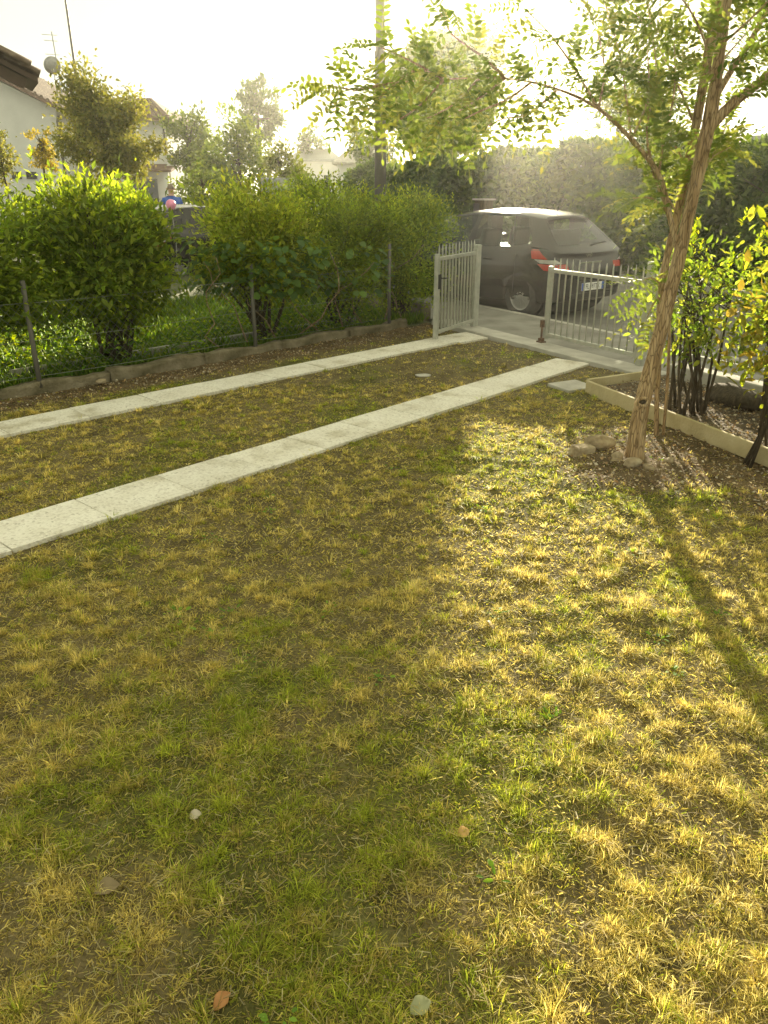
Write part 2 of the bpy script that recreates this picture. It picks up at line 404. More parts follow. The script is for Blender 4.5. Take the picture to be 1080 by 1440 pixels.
r_ = ramp(n_, [(.3, (.45, .45, .42)), (.55, (1, 1, 1)), (.8, (1.0, .95, .85))]); l_.new(t_.outputs['Fac'], r_.inputs[0])
mx_ = n_.new('ShaderNodeMix'); mx_.data_type = 'RGBA'; mx_.blend_type = 'MULTIPLY'; mx_.inputs[0].default_value = 1
l_.new(a_.outputs['Color'], mx_.inputs[6]); l_.new(r_.outputs[0], mx_.inputs[7]); l_.new(mx_.outputs[2], p_.inputs['Base Color'])
p_.inputs['Roughness'].default_value = .95; p_.inputs['Specular IOR Level'].default_value = .1
b_ = n_.new('ShaderNodeBump'); b_.inputs['Strength'].default_value = .8; b_.inputs['Distance'].default_value = .01
l_.new(t_.outputs['Fac'], b_.inputs['Height']); l_.new(b_.outputs[0], p_.inputs['Normal'])
tag(obj('lawn', lawn_me, ml), kind='structure')

# paved wheel tracks: every slab its own piece
slab_me = {}
def paved_strip(name, c, d, w, t0, t1, slab_len):
    root = empty(name, (c.x, c.y, 0)); root['kind'] = 'structure'
    ang = math.atan2(d.y, d.x)
    n = int((t1 - t0) / slab_len)
    me = MB().box((0, 0, 0), (slab_len - .005, w, .06)).mesh('paving_slab')
    for i in range(n):
        t = t0 + (i + .5) * slab_len
        o = obj('paving_slab', me, M['slab'], root)
        b = o.modifiers.new('b', 'BEVEL'); b.width = .003; b.segments = 2
        o.location = (d.x * t, d.y * t, -.006 + random.uniform(-.002, .002))
        o.rotation_euler = (random.uniform(-.006, .006), random.uniform(-.004, .004), ang + random.uniform(-.006, .006))
        off = random.uniform(-.006, .006); o.location.x += -d.y * off; o.location.y += d.x * off
    return root
paved_strip('path', NEAR_C, NEAR_D, NEAR_W, -5.74, 4.0, .54)
paved_strip('path', FAR_C, FAR_D, FAR_W, -6.3, 3.62, .62)

# concrete threshold under the gates
th = empty('gate_threshold', S(0, -.14, 0)); tag(th, 'pale concrete threshold beam running under the steel gates', 'threshold')
for s0, s1 in ((-1.87, -.1), (-.095, .95), (.955, 1.95)):
    o = MB().box((0, 0, 0), ((s1 - s0), .30, .10)).build('threshold_slab', M['concrete'], th, bevel=.008)
    o.location = Vector(S((s0 + s1) / 2, -.14, 0.0)) - th.location; o.rotation_euler = (0, 0, ST_A)
# apron slab where the far track meets the gate, and the odd small slab by the bed
o = MB().box((0, 0, 0), (.62, .46, .05)).build('paving_slab', M['slab'], bevel=.006, loc=(.98, 9.42, -.004)); o.rotation_euler = (0, 0, R(40))
tag(o, 'wide pale concrete slab at the foot of the open gate leaf', 'paving slab')
o = MB().box((0, 0, 0), (.33, .30, .05)).build('paving_slab', M['concrete'], bevel=.006, loc=(1.72, 6.92, -.003)); o.rotation_euler = (R(1), 0, R(28))
tag(o, 'small grey concrete slab lying beside the corner of the planting bed', 'paving slab')

# ------------------------------------------------------------------ leaf / blade machinery
TM = {
 'simple': (np.array([[0, 0, 0], [.45, -.5, .10], [1, 0, -.04], [.45, .5, .10]], float), np.array([[0, 2, 1], [0, 3, 2]])),
 'oval': (np.array([[0, 0, 0], [.28, -.42, .06], [.68, -.40, .05], [1, 0, -.08], [.68, .40, .05], [.28, .42, .06], [.5, 0, -.01]], float),
          np.array([[0, 6, 1], [1, 6, 2], [2, 6, 3], [3, 6, 4], [4, 6, 5], [5, 6, 0]])),
 'strip': (np.array([[0, -.5, 0], [0, .5, 0], [1, .5, 0], [1, -.5, 0]], float), np.array([[0, 2, 1], [0, 3, 2]])),
}
def unit(a): return a / np.maximum(np.linalg.norm(a, axis=-1, keepdims=True), 1e-6)
def leaf_arrays(pos, d, nrm, L, W, col, tmpl='simple'):
    T, Fc = TM[tmpl]; d = unit(d); side = unit(np.cross(nrm, d)); nn = unit(np.cross(d, side))
    N = len(pos); L = np.broadcast_to(L, N)[:, None, None]; W = np.broadcast_to(W, N)[:, None, None]
    V = pos[:, None, :] + T[None, :, 0:1] * L * d[:, None, :] + T[None, :, 1:2] * W * side[:, None, :] + T[None, :, 2:3] * L * nn[:, None, :]
    FF = Fc[None] + (np.arange(N) * len(T))[:, None, None]
    CC = np.repeat(np.broadcast_to(col, (N, 3))[:, None, :], len(T), 1)
    return V.reshape(-1, 3), FF.reshape(-1, 3), CC.reshape(-1, 3)
def merge(parts):
    Vs, Fs, Cs = [], [], []; b = 0
    for v, f, c in parts:
        Vs.append(v); Fs.append(f + b); Cs.append(c); b += len(v)
    return np.concatenate(Vs), np.concatenate(Fs), np.concatenate(Cs)
def foliage(name, parts, mat, parent=None):
    v, f, c = merge(parts) if isinstance(parts, list) else parts
    return obj(name, np_mesh(name, v, f, c), mat, parent)
def rdir(n, r=None):
    return unit((r or rng).normal(size=(n, 3)))
def mixcol(cols, n, jit=.25, r=None):
    r = r or rng; cols = np.array(cols, float); i = r.integers(0, len(cols), n)
    return cols[i] * (1 + jit * r.normal(size=(n, 1))).clip(.4, 1.8)

# ------------------------------------------------------------------ lawn grass
def in_yard(x, y):
    s, n = sn_of(x, y); t, kn = kt_of(x, y)
    ok = (n < -.32) & (kn < -.03)
    creep = np.clip(fbm(x, y, .22, 15) - .42, 0, 1) * 2
    ok &= (strip_dist(x, y, NEAR_C, NEAR_D) > NEAR_W / 2 - .004 - .05 * creep) & (strip_dist(x, y, FAR_C, FAR_D) > FAR_W / 2 - .004 - .05 * creep)
    bedn = -1.12 - (-(s + 1.9)) * .16
    ok &= ~((s < -1.85) & (n > bedn - .03))
    ok &= np.hypot(x - TREE[0], y - TREE[1]) > .12
    ok &= np.hypot(x - 1.0, y - 9.42) > .28
    ok &= np.hypot(x - 1.72, y - 6.92) > .18
    return ok
def sample_yard(n, dmin, dmax, p=1.0):
    # fan in front of the camera with margins for a step to the side
    d = (dmin ** (2 - p) + rng.random(n) * (dmax ** (2 - p) - dmin ** (2 - p))) ** (1 / (2 - p))
    u = rng.uniform(-1, 1, n); x = u * (.62 * d + .75); y = d
    k = in_yard(x, y); return x[k], y[k]

def blades(x, y, h, w, lean, az, col, twist=0):
    """3-point curved blade, 5 verts 3 tris"""
    z = lawn_z(x, y) - .004; n = len(x)
    dx, dy = np.cos(az), np.sin(az); sx, sy = -np.sin(az + twist), np.cos(az + twist)
    V = np.zeros((n, 5, 3))
    for i, (f, ww) in enumerate(((0, 1.0), (.55, .8))):
        ox = dx * lean * h * f * f; oy = dy * lean * h * f * f; oz = h * f * (1 - .25 * np.minimum(lean, 1.6) * f)
        V[:, 2 * i] = np.stack([x + ox - sx * w * ww / 2, y + oy - sy * w * ww / 2, z + oz], -1)
        V[:, 2 * i + 1] = np.stack([x + ox + sx * w * ww / 2, y + oy + sy * w * ww / 2, z + oz], -1)
    V[:, 4] = np.stack([x + dx * lean * h, y + dy * lean * h, z + h * np.maximum(.12, 1 - .42 * lean)], -1)
    Ft = np.array([[0, 1, 3], [0, 3, 2], [2, 3, 4]])
    FF = Ft[None] + (np.arange(n) * 5)[:, None, None]
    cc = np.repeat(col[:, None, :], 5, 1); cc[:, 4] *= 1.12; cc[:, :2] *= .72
    return V.reshape(-1, 3), FF.reshape(-1, 3), cc.reshape(-1, 3)

STRAW = np.array([[.49, .405, .165], [.43, .35, .13], [.54, .46, .22], [.38, .31, .115]])
GREEN = np.array([[.22, .23, .035], [.28, .27, .04], [.18, .20, .03], [.31, .29, .05]])
OLIVE = np.array([[.28, .24, .07], [.33, .27, .08], [.22, .20, .055]])
STRAW = STRAW * np.array([1.42, 1.45, 1.20]); GREEN = GREEN * np.array([1.45, 1.6, 1.35]); OLIVE = OLIVE * np.array([1.45, 1.45, 1.3])
grass_parts = []
def tufts(n, dmin, dmax, k, wscale, p=1.0):
    x0, y0 = sample_yard(n, dmin, dmax, p)
    # most tufts crowd into cushions with bare gaps between
    npar = max(40, int(len(x0) / 3.2)); par = rng.integers(0, len(x0), npar); own = rng.integers(0, npar, len(x0)); cl = rng.random(len(x0)) < .80
    x0 = np.where(cl, x0[par][own] + rng.normal(0, .010, len(x0)), x0); y0 = np.where(cl, y0[par][own] + rng.normal(0, .010, len(x0)), y0)
    csz = np.where(cl, rng.uniform(.6, 1.75, npar)[own], .5); ctyp = rng.random(npar)[own]
    lump = np.clip((.5 * fbm(x0, y0, .11, 2) + .5 * vnoise(x0, y0, .06, 5) - .5) * 1.9 + .5, 0, 1); sm = soil_mask(x0, y0); gm = green_mask(x0, y0)
    keep = (rng.random(len(x0)) < (.25 + 1.1 * np.clip((lump - .28) * 2.0, 0, 1))) & (rng.random(len(x0)) > sm * .93)
    x0, y0, lump, gm, csz, ctyp, cl = x0[keep], y0[keep], lump[keep], gm[keep], csz[keep], ctyp[keep], cl[keep]
    nt_ = len(x0); d0 = np.hypot(x0, y0)
    typ = np.where(cl & (rng.random(nt_) < .75), ctyp, rng.random(nt_)); pg = .15 + .75 * gm
    tone = np.repeat(1.0, nt_)
    tc = np.where((typ < pg)[:, None], mixcol(GREEN, nt_, .2), np.where((typ < pg + .26)[:, None], mixcol(OLIVE, nt_, .2), mixcol(STRAW, nt_, .2)))
    big = rng.random(nt_) ** 2.0; hh = (.013 + .017 * big) * (.45 + 1.15 * lump) * csz
    rad = .007 + .014 * big
    x = np.repeat(x0, k); y = np.repeat(y0, k); m = len(x)
    az = rng.uniform(0, 2 * np.pi, m); rr = np.sqrt(rng.random(m)) * np.repeat(rad, k)
    x = x + np.cos(az) * rr; y = y + np.sin(az) * rr
    h = np.repeat(hh, k) * rng.uniform(.55, 1.25, m); lean = np.abs(rng.normal(.85, .55, m)).clip(.05, 1.9)
    wd = rng.uniform(.0016, .0034, m) * np.repeat(np.clip(d0 / 3.2, .85, 2.2), k) * wscale
    col = np.repeat(tc, k, 0) * rng.uniform(.6, 1.35, (m, 1))
    q = in_yard(x, y)
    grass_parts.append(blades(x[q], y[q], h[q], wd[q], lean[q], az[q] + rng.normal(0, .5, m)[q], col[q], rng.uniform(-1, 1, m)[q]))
tufts(37000, .75, 3.3, 15, .9)
tufts(34000, 3.3, 7.0, 10, 1.1)
tufts(5500, 7.0, 10.6, 9, 1.3)
# mown clippings lying flat on the turf
def clippings(n, dmin, dmax, ws):
    x, y = sample_yard(n, dmin, dmax); m = len(x)
    sm_ = soil_mask(x, y); k = rng.random(m) > sm_ * .6; x, y = x[k], y[k]; m = len(x)
    az = rng.uniform(0, 2 * np.pi, m); pos = np.stack([x, y, lawn_z(x, y) + rng.uniform(.004, .022, m)], -1)
    d = np.stack([np.cos(az), np.sin(az), rng.normal(0, .22, m)], -1); nr = np.stack([rng.normal(0, .4, m), rng.normal(0, .4, m), np.ones(m)], -1)
    c = mixcol([[.42, .35, .16], [.33, .26, .11], [.46, .41, .24], [.24, .18, .08]], m, .2)
    L = rng.uniform(.012, .040, m) * np.where(rng.random(m) < .04, 2.0, 1.0)
    grass_parts.append(leaf_arrays(pos, d, nr, L, rng.uniform(.0010, .0022, m) * ws, c, 'strip'))
clippings(24000, .75, 3.3, 1.0); clippings(26000, 3.3, 7.2, 1.4); clippings(9000, 7, 10.6, 2.2)
# fine thatch and stubble that covers the soil between the tufts
def thatch(n, dmin, dmax, ws):
    x, y = sample_yard(n, dmin, dmax); k = rng.random(len(x)) > soil_mask(x, y) * .9; x, y = x[k], y[k]; m = len(x); gm_ = green_mask(x, y)
    az = rng.uniform(0, 2 * np.pi, m); d = np.stack([np.cos(az), np.sin(az), rng.uniform(.05, 1.1, m)], -1)
    c = np.where((rng.random(m) < .08 + .45 * gm_)[:, None], mixcol(GREEN * .8, m, .25), mixcol(np.concatenate([STRAW, OLIVE]) * .82, m, .35))
    grass_parts.append(leaf_arrays(np.stack([x, y, lawn_z(x, y) - .002], -1), d, np.stack([-np.sin(az), np.cos(az), rng.normal(0, .8, m)], -1), rng.uniform(.010, .026, m), rng.uniform(.0016, .0032, m) * ws, c, 'strip'))
thatch(100000, .75, 3.3, 1.0); thatch(100000, 3.3, 7.0, 1.5); thatch(26000, 7.0, 10.6, 2.4)
# moss cushions: dense, very short
x, y = sample_yard(90000, .8, 5.5); gmk = green_mask(x, y) * (fbm(x, y, .12, 14) > .5); k = rng.random(len(x)) < gmk * .8; x, y = x[k], y[k]; m = len(x)
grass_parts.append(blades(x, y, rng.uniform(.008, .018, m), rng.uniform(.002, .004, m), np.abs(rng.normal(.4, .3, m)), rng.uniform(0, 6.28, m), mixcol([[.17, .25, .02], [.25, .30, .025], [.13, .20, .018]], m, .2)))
tag(foliage('lawn_grass', grass_parts, M['grass']), 'short dry yellow and green mown grass of the lawn', 'grass', kind='stuff')
# small broad-leaved weeds in the lawn
x, y = sample_yard(260, .9, 6.0); wp = []
for i in range(0, len(x), 5):
    m = rng.integers(6, 13); az = rng.uniform(0, 6.28, m); rr = rng.uniform(0, .05, m)
    px, py = x[i] + np.cos(az) * rr, y[i] + np.sin(az) * rr
    pos = np.stack([px, py, lawn_z(px, py) + rng.uniform(.012, .03, m)], -1)
    d = np.stack([np.cos(az), np.sin(az), rng.uniform(.0, .5, m)], -1)
    wp.append(leaf_arrays(pos, d, np.tile([0, 0, 1.], (m, 1)) + rng.normal(0, .3, (m, 3)), rng.uniform(.014, .03, m), rng.uniform(.009, .016, m), mixcol([[.13, .24, .035], [.18, .30, .045]], m, .2), 'oval'))
tag(foliage('lawn_weeds', wp, M['broad']), 'tiny fresh green clover and weed leaves scattered in the turf', 'weeds', kind='stuff')
# leaf litter on bare soil by the kerb, round the tree and in the bed
def bed_pts(n):
    s = rng.uniform(-5.2, -1.95, n); w_ = -1.12 + (s + 1.9) * .16; nn = w_ + .05 + rng.random(n) * (-.18 - w_ - .05)
    return S0.x + SD.x * s + SN.x * nn, S0.y + SD.y * s + SN.y * nn
lx, ly = sample_yard(120000, 3.0, 10.6); k = rng.random(len(lx)) < soil_mask(lx, ly) * .85; lx, ly = lx[k], ly[k]; lz = lawn_z(lx, ly)
bx_, by_ = bed_pts(5200); lx = np.concatenate([lx, bx_]); ly = np.concatenate([ly, by_]); lz = np.concatenate([lz, np.full(len(bx_), .058)])
m = len(lx); az = rng.uniform(0, 6.28, m)
L = rng.uniform(.008, .030, m)
lit = leaf_arrays(np.stack([lx, ly, lz + rng.uniform(.003, .014, m)], -1), np.stack([np.cos(az), np.sin(az), rng.normal(0, .45, m)], -1),
    np.stack([rng.normal(0, .7, m), rng.normal(0, .7, m), np.ones(m)], -1), L, L * rng.uniform(.4, .9, m),
    mixcol([[.36, .25, .12], [.24, .16, .08], [.50, .41, .25], [.15, .10, .055], [.46, .41, .31]], m, .25), 'simple')
tag(foliage('leaf_litter', lit, M['litter']), 'dry brown leaf litter on bare soil', 'leaf litter', kind='stuff')

# single fallen leaves and scraps on the turf
def fallen_leaf(x, y, L, W_, rz, col, label, name='fallen_leaf', cat='leaf', mat='litter', tilt=.15):
    T = [(-.5 * math.cos(a), -.5 * math.sin(a) * abs(math.sin(a)) ** .25 * (1 + .18 * math.cos(a))) for a in np.linspace(0, 2 * math.pi, 15)[:-1]]
    vs_ = [(0, 0, .002)] + [(a * L + random.uniform(-.03, .03) * L, b * W_ + random.uniform(-.03, .03) * L, L * (.16 * math.sin(a * 4 + b * 3) + abs(b) * .35)) for a, b in T]
    fs_ = [(0, i + 1, (i + 1) % 14 + 1) for i in range(14)]
    v = np.array(vs_); me = np_mesh(name, v, np.array(fs_), np.tile(col, (len(v), 1)))
    o = obj(name, me, M[mat]); o.location = (x, y, float(lawn_z(np.array(x), np.array(y))) + .012); o.rotation_euler = (tilt, tilt * .6, rz)
    sdm = o.modifiers.new('thickness', 'SOLIDIFY'); sdm.thickness = .0012
    return tag(o, label, cat)
fallen_leaf(-.54, 1.69, .036, .026, .3, (.56, .50, .38), 'tiny bleached white leaf on the mossy turf')
fallen_leaf(-.71, 1.44, .066, .036, .2, (.28, .22, .12), 'large pale tan curled leaf lying in dull grass')
fallen_leaf(-.36, 1.15, .045, .028, 1.0, (.50, .25, .10), 'small orange brown fallen leaf in the grass')
fallen_leaf(.08, 1.13, .048, .034, .6, (.36, .37, .20), 'pale green grey fallen leaf in sunlit grass')
fallen_leaf(.44, 2.75, .05, .03, 2.0, (.50, .40, .30), 'small pinkish dry leaf on the sunlit grass')
fallen_leaf(.22, 1.62, .035, .03, .4, (.58, .38, .14), 'small golden crumpled leaf among straw tufts')

def stone(name, loc, d, rz, label, seed, group=None, mat='stone', cat='stone', flat=1.0):
    bm = bmesh.new(); bmesh.ops.create_icosphere(bm, subdivisions=3, radius=.5)
    r = np.random.default_rng(seed); ph = r.uniform(0, 6, 9)
    for v in bm.verts:
        c = v.co.copy(); k = 1 + .12 * math.sin(4 * c.x + ph[0]) + .10 * math.sin(5 * c.y + ph[1] + 2 * c.z) + .08 * math.sin(9 * c.z + ph[2] + 4 * c.x) + .04 * math.sin(17 * c.x + 13 * c.y + ph[3]) + .03 * math.sin(23 * c.z - 19 * c.y + ph[4])
        v.co = Vector((max(-.43, min(.43, c.x * k)) * d[0] / .86, c.y * k * d[1], max(-.35, c.z * k) * d[2]))
    me = bpy.data.meshes.new(name); bm.to_mesh(me); bm.free(); me.polygons.foreach_set('use_smooth', [True] * len(me.polygons))
    o = obj(name, me, M[mat], None, loc); o.rotation_euler = (0, 0, rz)
    return tag(o, label, cat, group)
stone('stone', (1.50, 5.06, .055), (.22, .13, .115), .25, 'large rounded tan stone leaning against the tree foot', 1, 'stones round the tree')
stone('stone', (1.53, 4.79, .04), (.10, .08, .07), 1.2, 'smooth pale grey pebble beside the tree trunk', 3, 'stones round the tree')
stone('stone', (1.60, 4.70, .04), (.11, .09, .085), .4, 'whitish angular stone in front of the tree trunk', 4, 'stones round the tree')
stone('stone', (1.70, 4.65, .025), (.09, .07, .05), 2.2, 'small low stone half sunk by the tree trunk', 5, 'stones round the tree')
stone('stone', (1.88, 4.80, .02), (.10, .06, .045), .9, 'flat grey stone in the litter right of the trunk', 6, 'stones round the tree')
o = MB().box((0, 0, 0), (.17, .10, .085), taper=.92).build('brick_block', M['stone'], bevel=.012, loc=(1.335, 4.93, .04)); o.rotation_euler = (.08, .05, .5)
tag(o, 'short square-edged stone block on the grass by the rounded stone', 'stone', 'stones round the tree')
stone('stone', (.38, 7.34, .012), (.15, .08, .03), .1, 'flat whitish stone in the turf between the paved tracks', 8, None, 'concrete')
stone('stone', (-2.62, 7.02, .03), (.09, .06, .05), .4, 'pale round stone at the foot of the mossy kerb', 9, None)

# ------------------------------------------------------------------ left kerb, wire fence
kw = empty('kerb_wall', K(0, 0, 0)); tag(kw, 'low mossy concrete kerb below the wire fence and hedge', 'kerb')
for i in range(9):
    t = -4.2 + i * 1.05; 
    if t + .5 > 5.25: break
    bm = bmesh.new(); bmesh.ops.create_cube(bm, size=1); bmesh.ops.subdivide_edges(bm, edges=bm.edges, cuts=7, use_grid_fill=True)
    for v in bm.verts:
        q = v.co; jx = i * 3.7; v.co = Vector((q.x * 1.045, q.y * .11 + .016 * math.sin(q.x * 11 + jx) + .008 * math.sin(q.x * 31 + q.z * 14 + jx), q.z * .25 + (.014 * math.sin(q.x * 7 + jx) + .008 * math.sin(q.x * 23 + q.y * 9 + jx) if q.z > 0 else 0) - (.03 * max(0, abs(q.y) - .35) if q.z > .4 else 0)))
    me = bpy.data.meshes.new('kerb_block'); bm.to_mesh(me); bm.free(); me.polygons.foreach_set('use_smooth', [True] * len(me.polygons))
    o = obj('kerb_block', me, M['mossy_concrete'], kw)
    o.location = Vector(K(t + .52, .055, -.03 + random.uniform(-.012, .012))) - kw.location; o.rotation_euler = (random.uniform(-.03, .03), 0, K_A + random.uniform(-.01, .01))
wf = empty('wire_fence', K(0, .06, .14)); tag(wf, 'sagging chain link wire fence on grey posts along the kerb', 'fence')
for t, h in ((-2.0, .9), (.38, .86), (2.78, .84), (4.93, .95)):
    p = Vector(K(t, .03, .0)) - wf.location
    o = MB().tube([p + Vector((0, 0, .05)), p + Vector((.0, .0, h * .6)), p + Vector((.004, 0, h + .1))], .021, 10).build('post', M['pole'], wf, True)
mb = MB(); zt = .78
for i in range(-34, 84):
    for sgn in (1, -1):
        t0 = i * .085; t1 = t0 + sgn * .62
        a = Vector(K(t0, .06, .15)) - wf.location; b = Vector(K(t1, .06 + .02 * math.sin(t0 * 2.3), zt)) - wf.location
        if max(t0, t1) > 5.0: continue
        mid = (a + b) / 2 + Vector((random.uniform(-.004, .004), random.uniform(-.004, .004), 0))
        mb.tube([a, mid, b], .0016, 3, False)
mb.build('wire_mesh', M['wire'], wf)['kind'] = 'stuff'
for z in (.15, .46, zt):
    MB().tube([Vector(K(t, .06, z - .02 * abs(math.sin(t * 1.31)))) - wf.location for t in np.linspace(-2.8, 4.95, 24)], .0022, 4).build('line_wire', M['wire'], wf)
# neighbour's pale edging behind the fence and low street wall
ed = MB().box((0, 0, 0), (4.6, .05, .13)).build('garden_edging', M['concrete'], bevel=.01, loc=K(2.7, .72, .03)); ed.rotation_euler = (0, 0, K_A)
tag(ed, 'narrow pale concrete garden edging behind the wire fence', 'edging')
lw = MB().box((0, 0, 0), (9, .16, .36)).build('low_wall', M['mossy_concrete'], bevel=.015, loc=S(7.0, -.02, .0)); lw.rotation_euler = (0, 0, ST_A)
tag(lw, 'low grey street wall of the neighbouring garden', 'wall')
# neighbour's garden ground and lush growth
ngz = .0
sheet('garden_ground', [K(-12, .10)[:2], K(tK - .25, .10)[:2], S(2.0, -.15)[:2], S(30, -.15)[:2], (-40, 34), (-40, 0)], -.02, M['ground'])
n = 46000; tt = rng.uniform(-2.5, 8, n); kn = .14 + rng.random(n) ** 1.3 * 4.2
x = K0.x + KD.x * tt + KN.x * kn; y = K0.y + KD.y * tt + KN.y * kn; _, sn_ = sn_of(x, y); k = sn_ < -.25; x, y = x[k], y[k]; n = len(x)
hN = fbm(x, y, .5, 3); az = rng.uniform(0, 6.28, n)
gp = []
h = rng.uniform(.05, .16, n) * (.4 + 1.2 * hN)
d = np.stack([np.cos(az) * .5, np.sin(az) * .5, np.ones(n)], -1)
gp.append(leaf_arrays(np.stack([x, y, np.full(n, -.02)], -1), d, np.stack([np.cos(az + 1.6), np.sin(az + 1.6), np.zeros(n)], -1), h, rng.uniform(.005, .011, n), mixcol([[.10, .19, .03], [.14, .24, .04], [.20, .27, .05]], n, .25), 'simple'))
n2 = 9000; tt = rng.uniform(-2.5, 5.2, n2); kn = .16 + rng.random(n2) * 1.2; kk = fbm(tt, kn, .5, 5) > .47; tt, kn = tt[kk], kn[kk]; n2 = len(tt)
x = K0.x + KD.x * tt + KN.x * kn; y = K0.y + KD.y * tt + KN.y * kn; z = rng.random(n2) ** 1.2 * np.where(tt < 1.0, .62, .30)
d = unit(np.stack([rng.normal(0, 1, n2), rng.normal(0, 1, n2), rng.uniform(-.2, .6, n2)], -1))
gp.append(leaf_arrays(np.stack([x, y, z], -1), d, np.stack([rng.normal(0, .5, n2), rng.normal(0, .5, n2), np.ones(n2)], -1), rng.uniform(.04, .09, n2), rng.uniform(.025, .05, n2), mixcol([[.12, .23, .03], [.20, .31, .035], [.27, .34, .04], [.09, .17, .03]], n2, .25), 'simple'))
tag(foliage('garden_growth', gp, M['broad']), 'lush green grass and weeds behind the wire fence', 'plants', kind='stuff')

# ------------------------------------------------------------------ shrubs
def shrub(name, label, base, rx, ry, z0, z1, rot, nleaf, L, cols, shoots, seed, mat='hedge', group=None, nclump=70, nstem=9, tmpl='simple', stem_r=.016, fork=.35, clump=.135, broad=None):
    r = np.random.default_rng(seed); root = empty(name, (base[0], base[1], 0), 0, label, 'shrub', group)
    ca, sa = math.cos(rot), math.sin(rot)
    # clump centres through a boxy ellipsoid, denser towards its outside
    u = unit(r.normal(size=(nclump, 3))); u = np.sign(u) * np.abs(u) ** .75; rad = r.random(nclump) ** .40
    cc = u * rad[:, None] * np.array([rx, ry, (z1 - z0) / 2]) * .92; cc[:, 2] += (z0 + z1) / 2 + r.normal(0, .03, nclump)
    cx = cc[:, 0] * ca - cc[:, 1] * sa; cy = cc[:, 0] * sa + cc[:, 1] * ca; ctr = np.stack([cx, cy, cc[:, 2]], -1)
    mid = np.array([0, 0, (z0 + z1) / 2])
    # stems
    mb = MB()
    for i in range(nstem):
        c = ctr[r.integers(0, nclump)]; a0 = r.uniform(0, 6.28); rb = .13 * math.sqrt(r.random()) + .02; b0 = Vector((math.cos(a0) * rb, math.sin(a0) * rb, 0)); c = Vector(c)
        k1 = b0.lerp(c, .35) + Vector((*r.normal(0, .03, 2), .10)); k2 = b0.lerp(c, .7) + Vector((*r.normal(0, .04, 2), .06))
        mb.tube([b0 - Vector((0, 0, .04)), k1, k2, c], [stem_r, stem_r * .8, stem_r * .5, stem_r * .2], 6)
        for j in range(5):
            q = k2.lerp(c, r.random()); e = Vector(ctr[r.integers(0, nclump)])
            if (e - q).length < .6: mb.tube([q, q.lerp(e, .5) + Vector((*r.normal(0, .02, 3),)), e], [stem_r * .35, stem_r * .25, stem_r * .1], 4)
    mb.build('stems', M['dark_bark'], root, True)
    # leaves
    ci = r.integers(0, nclump, nleaf); off = r.normal(0, clump, (nleaf, 3)) * np.array([1, 1, .8]); pos = ctr[ci] + off
    out = unit(pos - mid); d = unit(out * .55 + r.normal(0, .55, (nleaf, 3)) + np.array([0, 0, .25])); nr = unit(out * .3 + r.normal(0, .5, (nleaf, 3)) + np.array([0, 0, .7]))
    tone = (.62 + .7 * r.random(nclump))[ci][:, None]
    col = mixcol(cols, nleaf, .18, r) * tone
    LL = L * r.uniform(.45, 1.35, nleaf) * (.8 + .45 * r.random(nclump))[ci]; parts = [leaf_arrays(pos, d, nr, LL, LL * r.uniform(.36, .5, nleaf), col, tmpl)]
    # upright fresh shoots along the top
    top = ctr[ctr[:, 2] > z0 + (z1 - z0) * .55]
    for c in top[r.integers(0, len(top), shoots)] if len(top) else []:
        hgt = r.uniform(.04, .12); b0 = c + r.normal(0, .10, 3) + np.array([0, 0, .06]); m = int(hgt / .016) + 3
        f = np.linspace(0, 1, m); az = f * 9 + r.uniform(0, 6); p = b0 + np.outer(f, np.array([r.normal(0, .03), r.normal(0, .03), hgt]))
        d = np.stack([np.cos(az), np.sin(az), .5 + f * .9], -1)
        parts.append(leaf_arrays(p, d, np.stack([-np.cos(az), -np.sin(az), np.ones(m)], -1), L * (1.0 - .4 * f), L * .36 * (1 - .4 * f), mixcol([[.26, .34, .05], [.34, .38, .06], [.20, .30, .04]], m, .15, r), tmpl))
    foliage('foliage', parts, M[mat], root)
    if broad:
        nb, bz0, bz1, ang0, ang1 = broad
        a = r.uniform(ang0, ang1, nb); rr = r.uniform(.75, 1.15, nb); z = r.uniform(bz0, bz1, nb)
        pos = np.stack([np.cos(a) * rx * rr, np.sin(a) * rx * rr, z], -1); o_ = np.stack([np.cos(a), np.sin(a), np.full(nb, -.35)], -1)
        LL = r.uniform(.07, .13, nb)
        foliage('broad_leaves', leaf_arrays(pos, unit(o_ + r.normal(0, .4, (nb, 3))), unit(o_ * .4 + np.array([0, 0, .9]) + r.normal(0, .25, (nb, 3))), LL, LL * .85, mixcol([[.10, .17, .035], [.13, .21, .045], [.085, .15, .04]], nb, .15, r), 'oval'), M['broad'], root)
    return root
HG = [[.9 * .12, .16, .03], [.13, .19, .033], [.17, .225, .038], [.22, .265, .045]]
HY = [[.15, .20, .038], [.19, .24, .042], [.24, .285, .05], [.29, .31, .058]]
HGRP = 'shrubs of the hedge along the kerb'
shrub('hedge_shrub', 'leafy hedge shrub with a red bloom behind the wire fence post', K(-.15, .62), 1.10, .55, .38, 1.68, K_A, 21000, .078, HG + HY[:1], 120, 21, group=HGRP, nclump=90, nstem=12)
shrub('hedge_shrub', 'dense bright hedge shrub on thick clustered stems left of the hedge gap', K(1.38, .55), .62, .52, .42, 1.70, K_A, 16000, .075, HG, 120, 22, group=HGRP, nclump=85, nstem=16, stem_r=.022)
shrub('hedge_shrub', 'hedge shrub with broad hazel leaves hanging over its front', K(3.22, .50), .68, .50, .55, 1.66, K_A, 19000, .058, HY, 100, 23, group=HGRP, nclump=85, nstem=14, stem_r=.024, broad=(330, .62, 1.18, -2.9, -.1))
